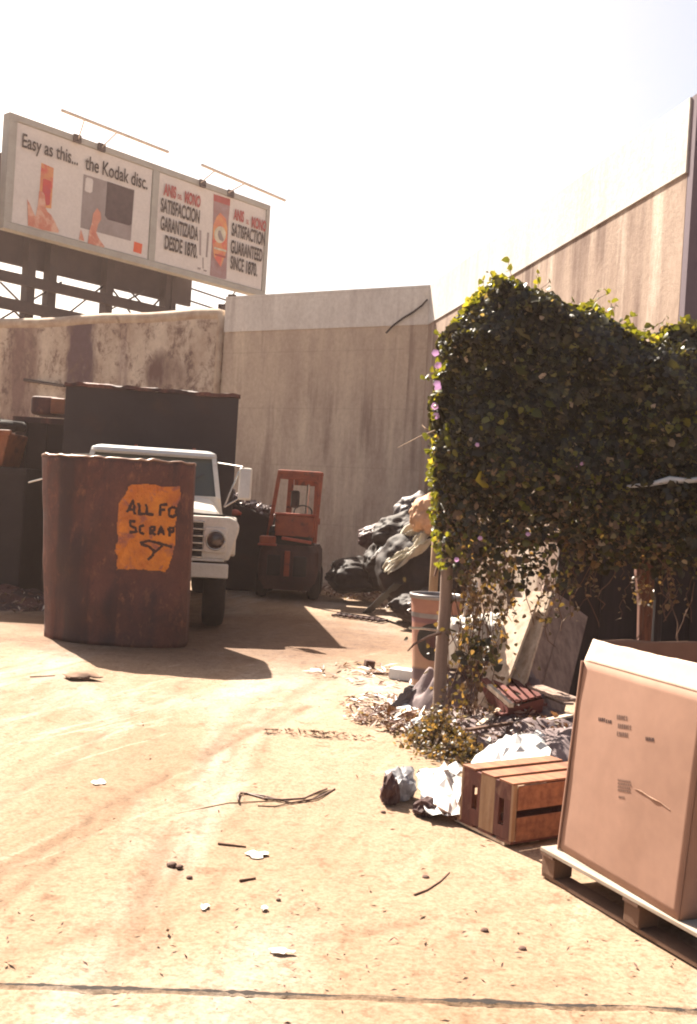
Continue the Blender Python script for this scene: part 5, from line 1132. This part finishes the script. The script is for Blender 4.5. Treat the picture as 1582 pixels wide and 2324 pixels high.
# near flap bent outwards and sagging
def flapf(u, v):
    h = .235*v
    return CB(u*.995+.0, -.012-h*.25, BH+h*(.0+.32)-.055*math.sin(math.pi*min(1, v))) if False else CB(u, .0+h*.78, BH+h*.62+.008*fbm((u*4, v*2, 5)))
def flap(name, base, outv, upv, ln, u0_, u1_, sd_, mt=m_cardin):
    def f_(u, v):
        uu = u0_+(u1_-u0_)*u; p_ = base(uu); c_ = 1-.08*v*abs(2*u-1)
        q_ = v**1.1
        return p_+outv*(ln*q_)+upv*(ln*q_)+Vector((0, 0, .010*fbm((u*3+sd_, v*3, sd_))*v))
    b = MB(); b.grid(f_, 20, 8); return b.build(name, mt, cb, smooth=True, solid=.008)
flap('flap', lambda u: CB(u, -.006, BH), bnr*-.62, Vector((0, 0, -.28)) if False else Vector((0, 0, -.02)), .0001, 0, 1, 2)
bpy.data.objects.remove(bpy.data.objects[[o.name for o in bpy.data.objects if o.name.startswith('flap')][-1]])
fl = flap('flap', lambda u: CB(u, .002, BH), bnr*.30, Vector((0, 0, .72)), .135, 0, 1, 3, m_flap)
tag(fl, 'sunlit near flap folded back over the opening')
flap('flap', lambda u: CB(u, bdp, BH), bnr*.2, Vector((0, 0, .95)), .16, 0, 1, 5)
flap('flap', lambda u: CB(-.005, u*bdp, BH), bd_*-.1, Vector((0, 0, .9)), .10, .05, 1, 7)
b = MB()
b.tube([CB(.0, -.012, .0), CB(.0, -.012, BH)], .006, 6); b.build('corner_edge', m_card, cb)
# stamps printed on the near face
def fpt(x, y, off=.0052):
    o_ = Vector((0, 0, EYE)); r2 = ray(x, y); tgt = 0
    for _ in range(6):
        q_ = o_+r2*(((k0-o_).dot(bnr)+tgt)/r2.dot(bnr)); v = max(0, min(1, (q_.z-z0)/BH)); u = max(0, min(1, (q_-k0-Vector((.055, 0, 0))*v).dot(bd_)/bl))
        tgt = .055*bnr.x*v-(wob(u, v, 1)+.004+off)
    return q_
def stampblock(px, py, wpx, hpx, mt, rows=1, seed=0, name='stamp'):
    r_ = random.Random(seed); b = MB(); o_ = Vector((0, 0, EYE))
    def onface(x, y): return fpt(x, y, .0052)
    hh = hpx/rows
    for rw in range(rows):
        x = px; y = py+rw*hh
        while x < px+wpx:
            cw = r_.uniform(3.2, 5.5); sl = .45
            y0_ = y+(x-px)*sl*.35; h_ = hh*.62
            kind = r_.randrange(3); t_ = 1.9
            rects = [(x, y0_, x+t_, y0_+h_), (x, y0_, x+cw-1.2, y0_+t_)] + ([(x, y0_+h_-t_, x+cw-1.2, y0_+h_)] if kind != 1 else [(x, y0_+h_/2, x+cw-1.2, y0_+h_/2+t_)]) + ([(x+cw-1.2-t_, y0_, x+cw-1.2, y0_+h_)] if kind else [])
            for (xa_, ya_, xb_, yb_) in rects: b.add([onface(xa_, ya_), onface(xb_, ya_), onface(xb_, yb_), onface(xa_, yb_)], [(0, 1, 2, 3)])
            x += cw
    return b.build(name, mt, front)
stampblock(1358, 1628, 13, 13, m_cardink, 1, 1); stampblock(1375, 1633, 12, 12, m_cardink, 1, 2); stampblock(1465, 1672, 17, 14, m_cardink, 1, 3)
stampblock(1400, 1622, 24, 16, m_cardink2, 1, 4); stampblock(1402, 1642, 28, 16, m_cardink2, 1, 5); stampblock(1400, 1660, 25, 16, m_cardink2, 1, 6)
stampblock(1402, 1768, 28, 30, m_cardink2, 4, 7); stampblock(1404, 1806, 14, 8, m_cardink2, 1, 8)
b = MB(); tp = [(1440, 1790), (1455, 1796), (1470, 1806), (1485, 1815), (1500, 1822), (1520, 1838)]
b.tube([fpt(x, y, .005) for x, y in tp], [.001, .003, .002, .004, .002, .001], 5); b.build('torn_strip', m_torn, front)

# wooden crate on its side
ca, cc = G(1158, 1926), G(1042, 1872)     # near bottom corner, left bottom corner
e1_ = (cc-ca); wE = e1_.length; e1_.normalize(); e2_ = Vector((e1_.y, -e1_.x, 0)); e2_ = e2_ if e2_.x > 0 else -e2_
HC = .27; LC = .60; off_ = Vector((0, 0, .03))
CMx = Matrix(((e1_.x, e2_.x, 0, ca.x), (e1_.y, e2_.y, 0, ca.y), (0, 0, 1, .032), (0, 0, 0, 1)))
cr_ = empty('wooden_crate', ca, math.atan2(e2_.y, e2_.x), 'old wooden slatted crate with hand holes lying beside the pallet', 'crate')
def LC_(): return MB(CMx)
def panel_hole(x0_, x1_, mt, hole=None):
    b = LC_(); y0_, y1_ = 0, .018
    if hole:
        hx0, hx1, hz0, hz1 = hole
        for (a_, c_, z_, w_) in ((x0_, x1_, 0, hz0), (x0_, x1_, hz1, HC), (x0_, hx0, hz0, hz1), (hx1, x1_, hz0, hz1)):
            b.box(((a_+c_)/2, .009, (z_+w_)/2), (c_-a_, .018, w_-z_))
    else: b.box(((x0_+x1_)/2, .009, HC/2), (x1_-x0_, .018, HC))
    return b.build('end_board', mt, cr_)
panel_hole(.014, wE*.34, m_crate2, (wE*.16, wE*.26, .06, .19)); panel_hole(wE*.345, wE*.62, m_crate3, None); panel_hole(wE*.625, wE-.014, m_crate2, (wE*.68, wE*.78, .08, .20))
for x in (.007, wE-.007):
    b = LC_(); b.box((x, .012, HC/2), (.014, .026, HC)); b.build('corner_cleat', m_crate3, cr_)
b = LC_(); b.box((wE/2, LC-.01, HC/2), (wE-.03, .018, HC)); b.build('end_board', m_crate2, cr_)
for (x0_, x1_) in ((0, wE*.27), (wE*.365, wE*.625), (wE*.73, wE)):
    b = LC_(); b.box(((x0_+x1_)/2, LC/2, HC+.006), (x1_-x0_, LC, .011), rotm(0, random.uniform(-1, 1), random.uniform(-.8, .8))); b.build('top_slat', m_crate, cr_, bevel=.002)
    b = LC_(); b.box(((x0_+x1_)/2, LC/2, -.008), (x1_-x0_, LC, .012)); b.build('bottom_slat', m_crate2, cr_)
for x in (-.005, wE+.005):
    for (za_, zb_2) in ((0, .115), (.15, HC-.002)):
        b = LC_(); b.box((x, LC/2+.01, (za_+zb_2)/2), (.009, LC-.03, zb_2-za_)); b.build('side_slat', m_crate, cr_, bevel=.002)
b = LC_(); b.box((wE/2+.05, .12, -.024), (wE+.02, .22, .014), rotm(0, 0, 3)); 
tag(b.build('base_board', m_oldwood), 'thin pale board flat on the ground under the wooden crate', 'board')

# crumpled sheets and dark trash beside the crate
bent('crumpled_sheet', [(1140, 1682, .20), (1225, 1668, .22), (1255, 1725, .26), (1052, 1748, .22)], m_whitep, 'white crumpled sheet rising behind the wooden crate', 'sheet', seed=21, amp=.03, n=10, facet=True)
bent('crumpled_sheet', [(945, 1755, .03), (1050, 1745, .05), (1045, 1860, .02), (960, 1860, .01)], m_whitep, 'white crumpled sheet spread left of the wooden crate', 'sheet', seed=24, amp=.04, n=10, facet=True)
q = G(908, 1822); crumple('crumpled_bag', q+Vector((0, .1, .07)), (.085, .10, .11), m_greyp, 41, 'grey crumpled plastic bag at the left tip of the white sheet', 'bag')
q = G(885, 1830); crumple('dark_wad', q+Vector((0, .06, .06)), (.05, .06, .10), m_cw, 44, 'dark crumpled wad tucked against the grey plastic bag', 'trash')
q = G(965, 1852); crumple('dark_wad', q+Vector((0, .03, .03)), (.06, .06, .06), m_cw, 47, 'dark crumpled wad on the near edge of the white sheet', 'trash')
b = MB(); b.tube([G(988, 1828, .05), G(1010, 1845, .05), G(1036, 1858, .02)], [.01, .012, .009], 6); tag(b.build('wood_stick', m_bark, smooth=True), 'short brown stick lying on the white sheet', 'stick')

# small things on the open ground
def gstick(pts, r, label, mt=m_bark, name='wood_stick', cat='stick'):
    b = MB(); b.tube([G(x, y, r*.8-.006) for x, y in pts], [r*(1-.5*i/len(pts)) for i in range(len(pts))], 6); return tag(b.build(name, mt, smooth=True), label, cat)
gstick([(940, 2032), (970, 2020), (1000, 2000), (1020, 1980)], .006, 'thin curved twig near the pallet, next to a dark pebble', name='twig', cat='twig')
gstick([(495, 1914), (528, 1918), (558, 1922)], .006, 'straight twig just above the white paper scrap', name='twig', cat='twig')
gstick([(544, 1999), (562, 1996), (580, 1993)], .007, 'short brown stick below the white paper scrap')
gstick([(400, 1848), (470, 1832), (520, 1822), (600, 1818), (680, 1812), (760, 1790)], .004, 'long pale cane ending at the wire loop', m_pole, 'cane', 'cane')
b = MB(); lp = [(742, 1790), (715, 1800), (690, 1812), (640, 1815), (600, 1812), (560, 1800), (545, 1800), (540, 1808), (542, 1818)]
b.tube([G(x, y, .004+.006*math.sin(i)) for i, (x, y) in enumerate(lp)], .006, 6); b.tube([G(x, y, .0) for x, y in ((548, 1798), (600, 1806), (660, 1822), (720, 1812), (748, 1797), (760, 1790))], .005, 6)
tag(b.build('wire_loop', m_wire, smooth=True), 'bent loop of brown wire lying in the middle of the yard', 'wire')
gstick([(585, 1829), (625, 1830), (668, 1820)], .004, 'short thin reed just in front of the wire loop', m_bark, 'reed', 'reed')
gstick([(68, 1536), (95, 1535), (125, 1533)], .006, 'dark twig on the dirt at the far left', name='twig', cat='twig')
bent('dry_leaf', [(140, 1532, .01), (200, 1524, .04), (235, 1540, .02), (160, 1542, .01)], m_litter, 'curled brown leaf near the tip of the bin shadow at left', 'leaf', .003, 10, 31, .02)
for (x0_, y0_, w_, h_, lab, s_) in ((550, 1932, 62, 16, 'largest white paper scrap, next to the straight twig', 5), (605, 2152, 66, 14, 'torn white paper near the pavement joint', 6), (452, 2050, 26, 14, 'small white paper scrap left of its near twin', 7), (588, 2055, 24, 14, 'small white paper scrap right of its near twin', 8), (205, 1768, 40, 16, 'pale folded scrap on the left part of the yard', 9)):
    r_ = random.Random(s_); q = G(x0_+w_/2, y0_+h_/2); ww_ = (G(x0_+w_, y0_)-G(x0_, y0_)).length/2; hh_ = (G(x0_, y0_)-G(x0_, y0_+h_)).length/2; ring = []
    for i_ in range(14):
        a_ = i_*6.283/14; k_ = r_.uniform(.55, 1.1); ring.append(q+Vector((ww_*k_*math.cos(a_), hh_*k_*math.sin(a_), r_.uniform(-.002, .008))))
    b = MB(); b.add([q+Vector((0, 0, .004))]+ring, [(0, 1+i_, 1+(i_+1) % 14) for i_ in range(14)]); tag(b.build('paper_scrap', m_paper, solid=.0015), lab, 'paper')
for (x, y, s_, lab) in ((390, 1962, .022, 'dark stone, leftmost of the small pair of dark stones'), (408, 1966, .016, 'dark stone, right one of the pair beside the stains'), (430, 1990, .014, 'dark stone below the pair of dark stones'), (966, 1990, .018, 'dark pebble beside the curved twig near the pallet'), (870, 1842, .014, 'dark pebble beside the crumpled grey bag'), (1186, 2152, .016, 'lone dark pebble on the ground in front of the pallet'), (632, 2040, .010, 'tiny pebble above the small white scrap'), (1100, 2110, .016, 'grey pebble midway between twig and lone dark pebble')):
    q = G(x, y); b = MB(); b.add([q+Vector((v.x*s_*(1+.3*noise.noise(v+q)), v.y*s_, v.z*s_*.6+s_*.1-.004)) for v in ICO3[0]], ICO3[1]); tag(b.build('pebble', m_stone, smooth=True), lab, 'pebble')

# ------------------------------------------------------------------ thin scattering volume added for lens veil and lifted blacks
hm = bpy.data.materials.new('veil_air'); hm.use_nodes = True; t = hm.node_tree; t.nodes.clear()
pv = nd(t, 'ShaderNodeVolumePrincipled'); pv.inputs['Color'].default_value = (1, .76, .68, 1); pv.inputs['Density'].default_value = .0009; pv.inputs['Anisotropy'].default_value = .3
ov = nd(t, 'ShaderNodeOutputMaterial'); t.links.new(pv.outputs[0], ov.inputs['Volume'])
me = bpy.data.meshes.new('veil_volume'); b = MB(); b.box((0, 20, 6.5), (90, 60, 15)); hz = b.build('veil_volume', hm); tag(hz, kind='stuff')
